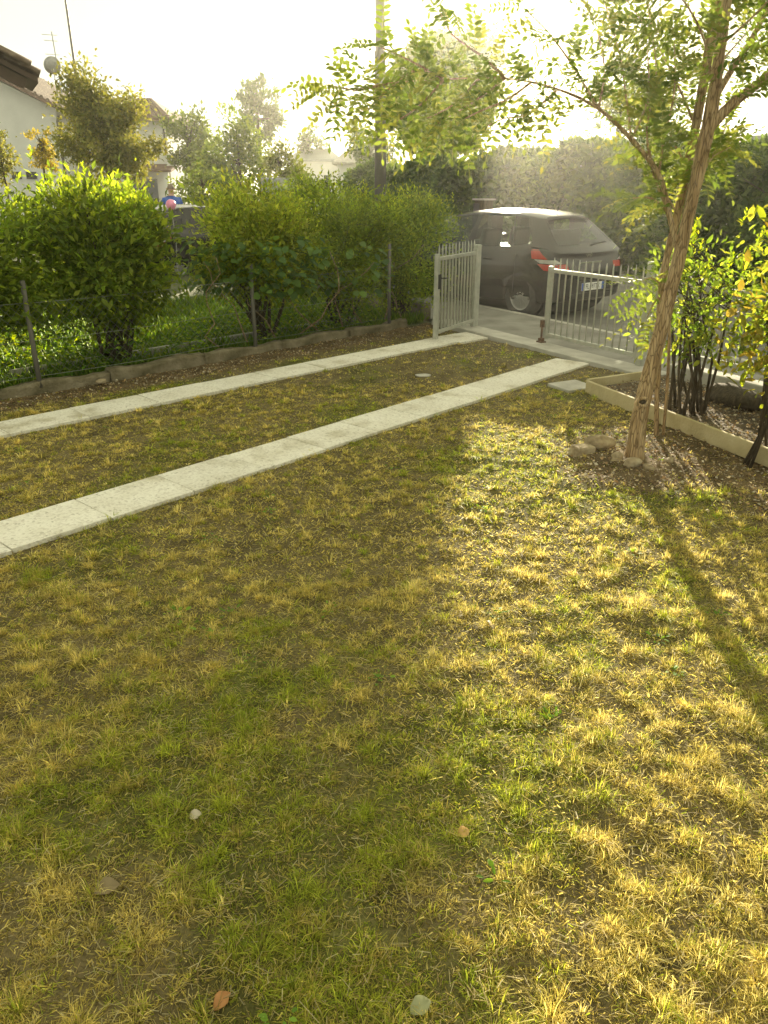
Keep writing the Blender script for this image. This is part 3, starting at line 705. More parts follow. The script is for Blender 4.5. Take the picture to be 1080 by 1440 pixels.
shrub('hedge_shrub', 'dusty rounded hedge shrub between the hazel and the end shrub', K(4.55, .60), .90, .54, .25, 1.76, K_A, 22000, .054, HG + HY[:2], 100, 24, group=HGRP, nclump=95, nstem=12, broad=(90, .5, 1.1, -2.6, -.6))
shrub('hedge_shrub', 'end shrub of the hedge beside the open gate leaf', K(5.80, .60), .74, .54, .08, 1.70, K_A, 19000, .052, HG, 80, 25, group=HGRP, nclump=90, nstem=12)
# bare vine stems hanging in the hedge front
vine = empty('vine', K(3.6, .25, 0), 0, 'bare twisting vine stems climbing through the wire fence', 'vine')
rv = np.random.default_rng(5)
for i in range(9):
    t = 2.4 + i * .36; p = [Vector(K(t + rv.normal(0, .05), .12, .12))]
    for j in range(6): p.append(p[-1] + Vector((*(rv.normal(0, .10, 2)), rv.uniform(.08, .20))))
    MB().tube([q - vine.location for q in p], [.008, .008, .007, .006, .006, .005, .004], 5).build('stem', M['bark'], vine, True)
# red bloom
mb = MB()
for i in range(9):
    a = i * 2.4; r0 = .006 + i * .0016
    mb.add([(0, 0, 0), (math.cos(a - .5) * r0 * 1.6, math.sin(a - .5) * r0 * 1.6, .018), (math.cos(a) * r0 * 2, math.sin(a) * r0 * 2, .024), (math.cos(a + .5) * r0 * 1.6, math.sin(a + .5) * r0 * 1.6, .018)], [(0, 1, 2, 3)])
fl = mb.build('red_flower', M['flower'], None, True, loc=(-3.43, 6.92, .93)); fl.rotation_euler = (R(60), 0, 0); fl.scale = (1.6, 1.6, 1.6)
MB().tube([(0, 0, 0), (0, .01, -.03), (0, .12, -.10)], [.002, .002, .003], 5).build('stalk', M['hedge'], fl)
tag(fl, 'small red bloom hanging in the hedge by the fence post', 'flower')

# ------------------------------------------------------------------ gates and street fence
def bar_panel(root, a, b, z0, z1, zr0, zr1, nbar, bar_r, rail, stile=None, stile_z=None, tip=.05):
    a = Vector((*a[:2], 0)); b = Vector((*b[:2], 0)); o = Vector(root.location)
    d = (b - a).normalized()
    for nm, z in (('bottom_rail', zr0), ('top_rail', zr1)):
        MB().bar(a + Vector((0, 0, z)) - o, b + Vector((0, 0, z)) - o, rail, rail).build(nm, M['gate'], root, bevel=.004)
    L = (b - a).length
    bm_ = MB(); n = 8
    bm_.tube([(0, 0, z0), (0, 0, z1 - tip), (0, 0, z1 - tip * .6), (0, 0, z1)], [bar_r, bar_r, bar_r * .85, bar_r * .15], n)
    me = bm_.mesh('bar', True)
    for i in range(nbar):
        p = a + d * (L * (i + .5) / nbar) - o
        q = obj('bar', me, M['gate'], root); q.location = (p.x + random.uniform(-.002, .002), p.y + random.uniform(-.002, .002), -o.z)
    if stile:
        for p in (a, b):
            MB().box(tuple(p - o + Vector((0, 0, (stile_z[0] + stile_z[1]) / 2))), (stile, stile, stile_z[1] - stile_z[0]), math.atan2(d.y, d.x)).build('stile', M['gate'], root, bevel=.004)
gr = empty('gate_leaf', S(-.7, 0, 0)); tag(gr, 'closed grey steel gate leaf of upright bars with a drop bolt', 'gate', 'pair of gate leaves')
bar_panel(gr, S(-.02, 0), S(-1.40, 0), .12, .98, .14, .84, 14, .008, .04, .045, (.09, .885))
db = Vector(S(.0, -.045, 0)) - gr.location
MB().tube([db + Vector((0, 0, .03)), db + Vector((0, 0, .30))], .012, 8).box(tuple(db + Vector((0, 0, .075))), (.05, .05, .05), ST_A).box(tuple(db + Vector((0, 0, .26))), (.035, .04, .08), ST_A).build('drop_bolt', M['rust'], gr)
MB().box(tuple(db + Vector((0, 0, .058))), (.09, .07, .016), ST_A).build('ground_stop', M['rust'], gr)
HL = Vector((1.13, 9.98, 0)); FL_ = Vector((.60, 9.06, 0))
gl_ = empty('gate_leaf', ((HL + FL_) / 2)); tag(gl_, 'open grey steel gate leaf swung into the yard, with lock plate', 'gate', 'pair of gate leaves')
bar_panel(gl_, FL_, HL, .10, 1.10, .13, .945, 12, .009, .04, .05, (.055, 1.0))
# round the open leaf the photograph shows wide flat slats between the bars
dl = (HL - FL_).normalized(); nl = Vector((-dl.y, dl.x, 0))
for i in range(11):
    p = FL_ + dl * ((HL - FL_).length * (i + 1.0) / 12) - gl_.location + nl * .012
    MB().box((p.x, p.y, .54), (.045, .004, .80), math.atan2(dl.y, dl.x)).build('slat', M['gate'], gl_)
p = FL_ - gl_.location - nl * .03 + dl * .015
MB().box((p.x, p.y, .70), (.06, .012, .16), math.atan2(dl.y, dl.x)).build('lock_plate', M['dark_metal'], gl_, bevel=.003)
q = p - nl * .02
MB().tube([q + Vector((0, 0, .74)), q - nl * .035 + Vector((0, 0, .74)), q - nl * .035 + dl * .10 + Vector((0, 0, .735))], .007, 8).build('handle', M['dark_metal'], gl_, True)
for (pp, lab) in ((S(1.33, -.02), 'grey steel gate post carrying the open gate leaf'), (S(-1.455, -.01), 'grey steel gate post carrying the closed gate leaf')):
    o = empty('gate_post', (pp[0], pp[1], 0)); tag(o, lab, 'post', 'gate posts')
    MB().box((0, 0, .51), (.06, .06, 1.02), ST_A).build('post', M['gate'], o, bevel=.005)
    MB().box((0, 0, 1.03), (.07, .07, .018), ST_A, .7).build('post_cap', M['gate'], o)
    for z in (.25, .85): MB().tube([(-.05, .02, z - .04), (-.05, .02, z + .04)], .014, 8).build('hinge', M['gate'], o)
fwall = empty('fence_wall', S(-4, -.05, 0)); tag(fwall, 'low concrete wall under the street fence behind the bed', 'wall')
for i in range(5):
    o = MB().box((0, 0, 0), (1.045, .17, .30)).build('wall_block', M['concrete'], fwall, bevel=.012); o.location = Vector(S(-1.90 - .525 - i * 1.05, -.05, .01)) - fwall.location; o.rotation_euler = (0, 0, ST_A)
fr = empty('street_fence', S(-3.5, 0, 0)); tag(fr, 'grey steel bar fence on the low wall behind the shrubs', 'fence')
bar_panel(fr, S(-1.52, -.03), S(-6.2, -.03), .22, 1.0, .25, .86, 42, .010, .04, .045, (.16, .9))

# planting bed
bed = empty('planting_bed', (2.3, 5.6, 0)); tag(bed, 'planting bed of dark soil framed by pale weathered boards', 'planting bed')
bo = Vector(bed.location)
def bedp(s, n, z=0): return Vector(S(s, n, z)) - bo
edge = lambda s: -1.12 + (s + 1.9) * .16
for s0, s1 in ((-1.9, -2.9), (-2.905, -4.1), (-4.105, -5.3)):
    a, b = bedp(s0, edge(s0), .055), bedp(s1, edge(s1), .055); MB().bar(a, b, .03, .12).build('board', M['board'], bed, bevel=.005)
MB().bar(bedp(-1.88, edge(-1.9) + .02, .055), bedp(-1.88, -.20, .05), .03, .13).build('board', M['board'], bed, bevel=.005)
NB_ = 40; vs_ = []; fs_ = []
for i in range(NB_):
    s = -1.91 - 3.4 * i / (NB_ - 1)
    for j in range(14):
        n = edge(s) + .02 + (-.15 - edge(s) - .02) * j / 13; p = bedp(s, n); vs_.append((p.x, p.y, .045 + .03 * (float(fbm(np.array(p.x), np.array(p.y), .25, 7)) - .5)))
for i in range(NB_ - 1):
    for j in range(13): fs_.append((i * 14 + j, i * 14 + j + 1, (i + 1) * 14 + j + 1, (i + 1) * 14 + j))
MB().add(vs_, fs_).build('bed_soil', M['soil'], bed, True)
LG = [[.10, .16, .03], [.14, .20, .04], [.18, .24, .05], [.23, .26, .05]]
shrub('bed_shrub', 'slender shrub of many upright stems in the bed behind the tree', (2.37, 5.88), .34, .34, .48, 1.42, 0, 1200, .06, LG, 22, 31, 'hedge', 'shrubs in the planting bed', 42, 15, 'oval', .013, clump=.10)
shrub('bed_shrub', 'taller glossy shrub leaning out over the bed boards', (2.86, 5.42), .36, .40, .40, 1.62, 0, 1500, .068, LG, 24, 32, 'hedge', 'shrubs in the planting bed', 46, 12, 'oval', .016, clump=.12)
shrub('bed_shrub', 'shrub with bronze tinted young leaves at the bed edge', (2.50, 4.78), .30, .36, .30, 1.78, 0, 1000, .075, [[.22, .23, .045], [.26, .25, .045], [.17, .21, .035], [.28, .23, .055]], 20, 33, 'hedge', 'shrubs in the planting bed', 40, 6, 'oval', .011, clump=.11)
stone('stone', (2.86, 6.15, .10), (.55, .30, .24), 2.0, 'mound of dark cut fronds and stone in the bed', 15, None, 'dark_bark', 'mound')

# ------------------------------------------------------------------ the leaning yard tree with pinnate leaves
tree = empty('yard_tree', (TREE[0], TREE[1], 0)); tag(tree, 'leaning rough barked tree with pinnate leaves beside the planting bed', 'tree')
to = Vector((TREE[0], TREE[1], 0))
def smooth_path(pts, rads, k=4):
    P = [Vector(p) for p in pts]; out = []; rr = []
    for i in range(len(P) - 1):
        p0, p1, p2, p3 = P[max(i - 1, 0)], P[i], P[i + 1], P[min(i + 2, len(P) - 1)]
        for j in range(k):
            t = j / k
            out.append(.5 * ((2 * p1) + (p2 - p0) * t + (2 * p0 - 5 * p1 + 4 * p2 - p3) * t * t + (3 * p1 - p0 - 3 * p2 + p3) * t ** 3)); rr.append(rads[i] + (rads[i + 1] - rads[i]) * t)
    out.append(P[-1]); rr.append(rads[-1]); return out, rr
def limb(name, pts, rads, n=12, k=5, parent=tree, rough=.0):
    P, rr = smooth_path([Vector(p) - to for p in pts], rads, k)
    mb = MB().tube(P, rr, n); me = mb.mesh(name, True)
    if rough:
        for v in me.vertices:
            a = v.co; j = math.sin(a.z * 21 + a.x * 60) * .3 + math.sin(a.y * 90 + a.z * 7) * .5 + math.sin((a.x + a.y) * 150 + a.z * 3) * .5
            v.co += Vector((math.sin(a.y * 50 + a.z * 9), math.cos(a.x * 50 + a.z * 8), 0)) * rough * j
    return obj(name, me, M['bark'], parent), P
main_pts = [(1.655, 4.85, -.08), (1.665, 4.85, .06), (1.66, 4.85, .25), (1.685, 4.86, .50), (1.74, 4.87, .92), (1.79, 4.88, 1.34), (1.83, 4.9, 1.73), (1.855, 4.9, 2.02), (1.865, 4.92, 2.35), (1.87, 4.95, 2.9), (1.9, 5.0, 3.6), (1.95, 5.0, 4.3)]
trunk, _ = limb('trunk', main_pts, [.10, .060, .051, .049, .042, .037, .035, .039, .030, .026, .020, .010], 28, 8, rough=.006)
# knot ring on the trunk
kp = Vector((1.648, 4.797, .42)) - to
mb = MB(); mb.tube([kp + Vector((math.cos(a) * .034, -.012 + .004 * math.sin(a * 2), math.sin(a) * .026)) for a in np.linspace(0, 2 * math.pi, 15)], .012, 7, False)
kn_ = mb.build('knot', M['bark'], tree, True); MB().lathe([(.001, -.010), (.016, -.006), (.030, .006)], tuple(kp), 'y', 12).build('knot_hollow', M['dark_bark'], kn_, True)
limb('second_stem', [(2.01, 5.42, -.05), (1.97, 5.42, .25), (1.945, 5.41, .5), (1.885, 5.4, 1.07), (1.925, 5.4, 1.52), (1.955, 5.38, 2.03), (1.975, 5.36, 2.7), (2.0, 5.3, 3.5)], [.018, .017, .019, .023, .027, .029, .028, .014], 12, 5, rough=.003)
# (thickens upward because several shoots join it)
limb('second_stem', [(2.06, 5.44, -.03), (2.03, 5.43, .4), (1.97, 5.42, .9), (1.91, 5.41, 1.2)], [.012, .011, .010, .008], 8)
LB = [(1.79, 4.90, 1.30), (1.70, 4.93, 1.55), (1.62, 4.95, 1.75), (1.45, 5.0, 1.94), (1.24, 5.0, 2.10), (1.0, 5.02, 2.20), (.70, 5.05, 2.26), (.35, 5.1, 2.26), (.02, 5.1, 2.24), (-.22, 5.1, 2.2)]
limb('branch', LB, [.019, .017, .015, .013, .010, .007, .005, .004, .003, .002], 8)
RB = [[(1.85, 4.9, 1.98), (1.97, 4.88, 2.12), (2.2, 4.85, 2.30), (2.55, 4.8, 2.6), (2.95, 4.8, 2.9)], [(1.86, 4.92, 2.12), (1.97, 5.0, 2.28), (2.10, 5.08, 2.47), (2.3, 5.2, 2.85)]]
for b in RB: limb('branch', b, [.034, .028, .024, .018, .008][:len(b)] if len(b) == 5 else [.022, .018, .015, .008], 8)
extra = [
 [(1.70, 4.93, 1.55), (1.60, 4.98, 1.75), (1.55, 5.05, 2.0), (1.58, 5.1, 2.3), (1.5, 5.2, 2.7)],
 [(1.45, 5.0, 1.94), (1.42, 5.08, 2.15), (1.36, 5.15, 2.42), (1.2, 5.2, 2.8)],
 [(1.24, 5.0, 2.10), (1.1, 5.1, 2.32), (.95, 5.15, 2.5), (.8, 5.15, 2.62)],
 [(1.0, 5.02, 2.20), (.85, 5.1, 2.08), (.72, 5.15, 2.06), (.62, 5.15, 2.02)],
 [(.70, 5.05, 2.26), (.55, 4.98, 2.36), (.38, 4.95, 2.46), (.30, 4.95, 2.58)],
 [(.70, 5.05, 2.26), (.52, 5.15, 2.14), (.40, 5.2, 2.08), (.30, 5.2, 2.02)],
 [(.35, 5.1, 2.26), (.15, 5.0, 2.34), (-.02, 4.95, 2.40)],
 [(.35, 5.1, 2.26), (.20, 5.18, 2.12), (.02, 5.2, 2.02)],
 [(.02, 5.1, 2.24), (-.15, 5.05, 2.20), (-.32, 5.0, 2.22)], [(.35, 5.1, 2.26), (.16, 5.1, 2.30), (-.10, 5.1, 2.10)], [(.55, 5.05, 2.26), (.40, 5.0, 2.12), (.25, 5.0, 2.05)], [(.85, 5.04, 2.24), (.7, 4.95, 2.14), (.55, 4.9, 2.08), (.46, 4.9, 2.04)],
 [(1.62, 4.95, 1.75), (1.66, 5.05, 1.95), (1.70, 5.1, 2.2), (1.68, 5.15, 2.45)], [(1.45, 5.0, 1.94), (1.52, 5.0, 2.15), (1.50, 5.05, 2.4)], [(1.24, 5.0, 2.10), (1.28, 5.1, 2.3), (1.22, 5.1, 2.5)], [(1.94, 5.4, 1.8), (1.84, 5.5, 2.0), (1.76, 5.5, 2.2)], [(1.945, 5.4, 1.65), (2.05, 5.35, 1.8), (2.12, 5.3, 2.05)], [(1.83, 4.9, 1.73), (1.95, 5.0, 1.85), (2.06, 5.05, 1.90)], [(1.70, 4.93, 1.55), (1.60, 4.97, 1.62), (1.50, 5.0, 1.62)],
 [(1.955, 5.38, 2.03), (1.8, 5.42, 2.3), (1.62, 5.45, 2.55), (1.4, 5.5, 2.8)],
 [(1.925, 5.4, 1.52), (1.78, 5.42, 1.72), (1.68, 5.45, 1.98), (1.66, 5.45, 2.25)],
 [(1.885, 5.4, 1.07), (1.80, 5.38, 1.12), (1.74, 5.36, 1.10)],
 [(1.92, 5.4, 1.45), (1.84, 5.39, 1.54), (1.78, 5.38, 1.55)],
 [(1.885, 5.4, 1.0), (1.83, 5.36, .95), (1.79, 5.33, .86)],
 [(1.87, 4.95, 2.9), (1.5, 5.0, 3.1), (1.0, 5.1, 3.2), (.5, 5.2, 3.15)],
 [(1.87, 4.95, 2.7), (2.2, 5.0, 2.95), (2.5, 5.1, 3.2), (2.8, 5.2, 3.4)],
 [(1.9, 5.0, 3.4), (1.6, 5.3, 3.8), (1.3, 5.5, 4.1)], [(1.9, 5.0, 3.6), (2.2, 5.2, 4.0), (2.5, 5.3, 4.3)],
 [(1.85, 4.9, 2.2), (1.72, 4.80, 2.42), (1.55, 4.75, 2.6), (1.3, 4.7, 2.75)],
 [(1.86, 4.92, 2.4), (2.0, 4.8, 2.55), (2.15, 4.75, 2.75)],
 [(2.2, 4.85, 2.30), (2.3, 5.0, 2.35), (2.42, 5.15, 2.35)], [(1.955, 5.38, 2.2), (2.1, 5.5, 2.4), (2.3, 5.6, 2.6)],
 [(1.955, 5.38, 1.75), (2.08, 5.42, 1.86), (2.2, 5.45, 1.90)],
]
twigs = []
for b in extra:
    n = len(b); rr = np.linspace(.008, .003, n); _, P = limb('twig', b, list(rr), 6, 4); twigs.append([Vector(p) for p in P])
twigs.append([Vector(p) - to for p in LB[4:]]); twigs += [[Vector(p) - to for p in b[1:]] for b in RB]
rt = np.random.default_rng(77); parts = []
def pinnate(base, d, L, r, tone, nl=6):
    d = Vector(d).normalized(); out = []; droop = r.uniform(.08, .38); pts = []
    side = d.cross(Vector((0, 0, 1)));  side = side.normalized() if side.length > .1 else Vector((1, 0, 0))
    roll = r.normal(0, .5); up = side.cross(d).normalized(); side = (side * math.cos(roll) + up * math.sin(roll)).normalized(); up = side.cross(d).normalized()
    n = nl * 2 + 1; pos = np.zeros((n, 3)); dd = np.zeros((n, 3)); nn = np.zeros((n, 3)); ll = np.zeros(n); k = 0
    seg = []
    for i in range(nl + 1):
        f = (i + 1.2) / (nl + 1.4); p = Vector(base) + d * (L * f) - Vector((0, 0, 1)) * (droop * L * f * f)
        ax = (d - Vector((0, 0, 2 * droop * f))).normalized(); seg.append(p)
        for s in ((-1, 1) if i < nl else (0,)):
            dv = (ax * (.35 if s else 1) + side * s + up * r.normal(.05, .18) + Vector(r.normal(0, .10, 3))).normalized()
            pos[k] = p; dd[k] = dv; nn[k] = (up + Vector(r.normal(0, .25, 3))).normalized(); ll[k] = L * r.uniform(.15, .20) * (1.0 if 0 < i < nl - 1 else .85); k += 1
    c = tone * r.uniform(.85, 1.15, (n, 1))
    parts.append(leaf_arrays(pos, dd, nn, ll, ll * r.uniform(.46, .58), c, 'oval'))
    b0 = np.array([base] + [tuple(s) for s in seg[:-1]]); b1 = np.array([tuple(s) for s in seg]); v = b1 - b0; le = np.linalg.norm(v, axis=1)
    parts.append(leaf_arrays(b0, v, np.tile(np.array(up), (len(b0), 1)), le, .0028, np.tile([.20, .22, .06], (len(b0), 1)), 'strip'))
RT = np.array([[.14, .19, .035], [.18, .23, .045], [.11, .16, .03], [.23, .25, .05]])
for tw in twigs:
    for i in range(len(tw) - 1):
        seglen = (tw[i + 1] - tw[i]).length; n = max(1, int(round(seglen / .025)))
        for j in range(n):
            p = tw[i].lerp(tw[i + 1], (j + rt.random()) / n); ax = (tw[i + 1] - tw[i]).normalized()
            v = Vector(rt.normal(0, 1, 3)); v = (v - ax * v.dot(ax)).normalized()
            d = (ax * rt.uniform(.2, .9) + v + Vector((0, 0, rt.uniform(-.25, .45)))).normalized()
            pinnate(p, d, rt.uniform(.20, .34), rt, RT[rt.integers(0, 4)], rt.integers(5, 8))
    for j in range(3):
        d = ((tw[-1] - tw[-2]).normalized() + Vector(rt.normal(0, .4, 3))).normalized(); pinnate(tw[-1], d, rt.uniform(.2, .3), rt, RT[rt.integers(0, 4)], 7)
foliage('crown', parts, M['robinia'], tree)

# ------------------------------------------------------------------ car
def lerp(a, b, t): return a + (b - a) * t
def build_car(label, loc, heading, group, zscale=1.0, plate=True, detail=True, pane='glass'):
    car = empty('parked_car', loc, heading, label, 'car', group); car.scale = (1, 1, zscale)
    # lower body: cross sections from tail to nose (x, half width, z bottom, z top)
    st = [(-.640, .50, .40, .60), (-.630, .66, .33, .66), (-.600, .755, .27, .74), (-.545, .80, .24, .90), (-.47, .825, .22, .985), (-.25, .845, .20, 1.0), (.1, .852, .19, .99),
          (.6, .855, .18, .965), (1.2, .855, .18, .945), (1.8, .853, .18, .93), (2.3, .85, .18, .915), (2.6, .84, .19, .89), (2.9, .815, .20, .83), (3.12, .76, .22, .76), (3.25, .66, .27, .68), (3.31, .50, .34, .60)]
    fz = [0, .06, .25, .5, .72, .88, .97, 1.0]; fw = [.90, .965, .99, 1.0, .995, .975, .94, .88]
    vs_ = []; n = len(fz)
    for x, hw, zb, zt in st:
        ring = [(x, hw * w, zb + (zt - zb) * f) for f, w in zip(fz, fw)]
        vs_ += ring + [(x, -y, z) for x, y, z in ring[::-1]]
    k = 2 * n; fs_ = []
    for i in range(len(st) - 1):
        for j in range(k): fs_.append((i * k + j, i * k + (j + 1) % k, (i + 1) * k + (j + 1) % k, (i + 1) * k + j))
    fs_.append(tuple(range(k))[::-1]); fs_.append(tuple((len(st) - 1) * k + j for j in range(k)))
    tmp = MB().add(vs_, fs_).build('body', M['paint'], None, True)
    ss = tmp.modifiers.new('s', 'SUBSURF'); ss.levels = 2; ss.render_levels = 2
    cutters = []
    for ax in (0, 2.525):
        c = MB().lathe([(.001, -1.2), (.335, -1.2), (.335, 1.2), (.001, 1.2)], (ax, 0, .30), 'y', 40).build('cut', M['trim'])
        cutters.append(c); bo_ = tmp.modifiers.new('b', 'BOOLEAN'); bo_.object = c; bo_.operation = 'DIFFERENCE'; bo_.solver = 'EXACT'
    me = baked(tmp); bpy.data.objects.remove(tmp)
    for c in cutters: bpy.data.objects.remove(c)
    me.polygons.foreach_set('use_smooth', [True] * len(me.polygons))
    body = obj('body', me, M['paint'], car)
    bvh = BVHTree.FromPolygons([v.co[:] for v in me.vertices], [p.vertices[:] for p in me.polygons])
    # wheel housings
    for ax in (0, 2.525):
        MB().lathe([(.33, -.66), (.33, .66)], (ax, 0, .30), 'y', 32).lathe([(.001, -.5), (.33, -.5)], (ax, 0, .30), 'y', 32).lathe([(.33, .5), (.001, .5)], (ax, 0, .30), 'y', 32).build('wheel_housing', M['trim'], car, True)
    # glass house: side columns (x belt, z belt, x roof, z roof)
    col = {'a0': (2.80, .885, 1.88, 1.345), 'a1': (2.52, .905, 1.70, 1.390), 'b0': (1.20, .945, 1.12, 1.440), 'b1': (1.08, .948, 1.02, 1.444), 'c0': (.27, .975, .40, 1.435), 'c1': (.23, .977, .365, 1.433), 'd0': (-.12, 1.04, .16, 1.410), 'e0': (-.50, .99, -.06, 1.375)}
    yb = {'a0': .70, 'a1': .755, 'b0': .79, 'b1': .79, 'c0': .785, 'c1': .785, 'd0': .765, 'e0': .71}
    yr = {'a0': .52, 'a1': .565, 'b0': .585, 'b1': .585, 'c0': .575, 'c1': .575, 'd0': .555, 'e0': .50}
    def P(a, f, sd, ins=0):
        xb, zb, xr, zr = col[a]; y = lerp(yb[a], yr[a], f) + .018 * math.sin(math.pi * f) - ins
        return (lerp(xb, xr, f), sd * y, lerp(zb, zr, f))
    def PP(a, b, t, f, sd, ins=0):
        p, q = Vector(P(a, f, sd, ins)), Vector(P(b, f, sd, ins)); return p.lerp(q, t)
    def patch(mb, a, b, f0, f1, sd, ins=0, t0=0, t1=1, nf=4):
        g_ = []
        for i in range(nf + 1):
            f = lerp(f0, f1, i / nf); g_.append(PP(a, b, t0, f, sd, ins)); g_.append(PP(a, b, t1, f, sd, ins))
        mb.add(g_, [(2 * i, 2 * i + 1, 2 * i + 3, 2 * i + 2) if sd > 0 else (2 * i, 2 * i + 2, 2 * i + 3, 2 * i + 1) for i in range(nf)])
    pil = MB()
    for sd in (1, -1):
        for a, b in (('a0', 'a1'), ('b0', 'b1'), ('c0', 'c1'), ('d0', 'e0')): patch(pil, a, b, -.08, 1, sd)
        for a, b in (('a1', 'b0'), ('b1', 'c0'), ('c1', 'd0')):
            patch(pil, a, b, -.08, .05, sd, nf=1); patch(pil, a, b, .93, 1.0, sd, nf=1)
    # rear screen frame and spoiler lip
    def rear(u, f, ins=0):
        a, b = Vector(P('e0', f, 1)), Vector(P('e0', f, -1)); p = a.lerp(b, u); bul = .09 * (1 - (2 * u - 1) ** 2)
        return (p.x - bul * (1 - .4 * f) + ins, p.y, p.z + .035 * (1 - (2 * u - 1) ** 2) * f)
    def rgrid(mb, u0, u1, f0, f1, ins=0, nu=8, nf=4):
        g_ = [rear(lerp(u0, u1, i / nu), lerp(f0, f1, j / nf), ins) for j in range(nf + 1) for i in range(nu + 1)]
        mb.add(g_, [(j * (nu + 1) + i, (j + 1) * (nu + 1) + i, (j + 1) * (nu + 1) + i + 1, j * (nu + 1) + i + 1) for j in range(nf) for i in range(nu)])
    rgrid(pil, 0, .045, -.15, 1); rgrid(pil, .955, 1, -.15, 1); rgrid(pil, .045, .955, -.15, .10, nf=2, nu=14); rgrid(pil, .045, .955, .90, 1, nf=1, nu=14)
    pil.build('pillars', M['paint'], car, True)
    order = ['a0', 'a1', 'b0', 'b1', 'c0', 'c1', 'd0', 'e0']; nu = 10; g_ = []
    for a in order:
        for i in range(nu + 1):
            u = i / nu; p = Vector(P(a, 1, 1)).lerp(Vector(P(a, 1, -1)), u); q = 1 - (2 * u - 1) ** 2
            g_.append((p.x + (.07 * q if a == 'a0' else (-.055 * q if a == 'e0' else 0)), p.y, p.z + (.05 if a not in ('a0', 'e0') else .04) * q ** .6))
    roof = MB().add(g_, [(j * (nu + 1) + i, j * (nu + 1) + i + 1, (j + 1) * (nu + 1) + i + 1, (j + 1) * (nu + 1) + i) for j in range(len(order) - 1) for i in range(nu)]).build('roof', M['paint'], car, True)
    sp = MB(); nu = 12; g_ = []
    for i in range(nu + 1):
        u = .06 + .88 * i / nu; a = Vector(rear(u, 1.0)); b = Vector(rear(u, .90)); g_ += [a + Vector((.03, 0, .012)), a + Vector((-.09, 0, -.02)), b + Vector((-.012, 0, 0))]
    sp.add(g_, [(3 * i + j, 3 * i + j + 1, 3 * i + j + 4, 3 * i + j + 3) for i in range(nu) for j in range(2)]); sp.build('spoiler', M['paint'], car, True)
    MB().tube([(.10, 0, 1.47), (.09, 0, 1.485), (-.02, 0, 1.56)], [.012, .006, .003], 6).build('aerial', M['trim'], car)
    # panes
    for sd in (1, -1):
        for nm, a, b in (('side_window', 'a1', 'b0'), ('side_window', 'b1', 'c0'), ('quarter_window', 'c1', 'd0')):
            g1 = MB(); patch(g1, a, b, .05, .93, sd, .006, .0, 1.0); g1.build(nm, M[pane], car, True)
    g1 = MB(); rgrid(g1, .045, .955, .10, .90, .006, nu=14); g1.build('rear_window', M[pane], car, True)
    def front(u, f):
        a, b = Vector(P('a0', f, 1)), Vector(P('a0', f, -1)); p = a.lerp(b, u); q = 1 - (2 * u - 1) ** 2
        return (p.x + lerp(.14, .07, f) * q, p.y, p.z + .045 * q * f)
    nu, nf = 8, 5; g_ = [front(i / nu, lerp(-.04, 1, j / nf)) for j in range(nf + 1) for i in range(nu + 1)]
    MB().add(g_, [(j * (nu + 1) + i, j * (nu + 1) + i + 1, (j + 1) * (nu + 1) + i + 1, (j + 1) * (nu + 1) + i) for j in range(nf) for i in range(nu)]).build('windscreen', M[pane], car, True)
    # cabin: seats, steering wheel, papers seen through the rear screen
    def seat(x, y, w, hz):
        s = empty_part('seat', car)
        MB().box((x, y, .62), (.50, w, .30)).build('cushion', M['cabin'], s, bevel=.04)
        b = MB().box((0, 0, .30), (.13, w, .62), taper=.85).build('backrest', M['cabin'], s, bevel=.04, loc=(x - .24, y, .62)); b.rotation_euler = (0, R(-14), 0)
        for yy in hz: MB().box((x - .42, y + yy, 1.30), (.09, .25, .17)).tube([(x - .41, y + yy - .05, 1.14), (x - .42, y + yy - .05, 1.28)], .008, 6).tube([(x - .41, y + yy + .05, 1.14), (x - .42, y + yy + .05, 1.28)], .008, 6).build('headrest', M['cabin'], s, bevel=.03)
    def empty_part(nm, par):
        e = bpy.data.objects.new(nm, None); link(e, par); return e
    if detail:
        seat(1.45, .34, .48, (0,)); seat(1.45, -.34, .48, (0,)); seat(.42, 0, 1.16, (-.36, .36))
        MB().tube([(1.93 + .05 * math.sin(a), .34 + .185 * math.cos(a), .98 + .17 * math.sin(a)) for a in np.linspace(0, 2 * math.pi, 25)], .014, 8, False).box((1.93, .34, .98), (.04, .10, .09)).bar((1.93, .16, .98), (1.93, .52, .98), .02).build('steering_wheel', M['trim'], car, True)
        MB().box((2.15, 0, .90), (.40, 1.40, .12)).build('dashboard', M['cabin'], car, bevel=.03)
        MB().box((0.0, 0, .93), (.30, 1.2, .02)).build('parcel_shelf', M['cabin'], car)
    # lamps: patches that follow the tail corner
    def corner(ang, z, sd, off=.006):
        c0 = Vector((.05, sd * .28, z)); dr = Vector((math.cos(ang), sd * math.sin(ang), 0)); h_ = bvh.ray_cast(c0 + dr * 2.2, -dr)
        return (Vector(h_[0]) + dr * off) if h_[0] else None
    for sd in (1, -1):
        L_ = empty_part('tail_lamp', car)
        for nm, mat, z0, z1, a0, a1, b0, b1 in (('red_lens', 'red_lamp', .85, .975, 112, 133, 108, 121), ('clear_lens', 'white_lamp', .795, .845, 124, 150, 116, 142), ('red_lens', 'red_lamp', .70, .785, 130, 160, 121, 158)):
            pts = []; ok = True
            for j in range(5):
                f = j / 4
                for i in range(7):
                    p = corner(R(lerp(lerp(a0, b0, f), lerp(a1, b1, f), i / 6)), lerp(z0, z1, f), sd)
                    if p is None: ok = False; p = Vector((0, 0, 0))
                    pts.append(p)
            if ok: MB().add(pts, [(j * 7 + i, j * 7 + i + 1, (j + 1) * 7 + i + 1, (j + 1) * 7 + i) for j in range(4) for i in range(6)]).build(nm, M[mat], L_, True)
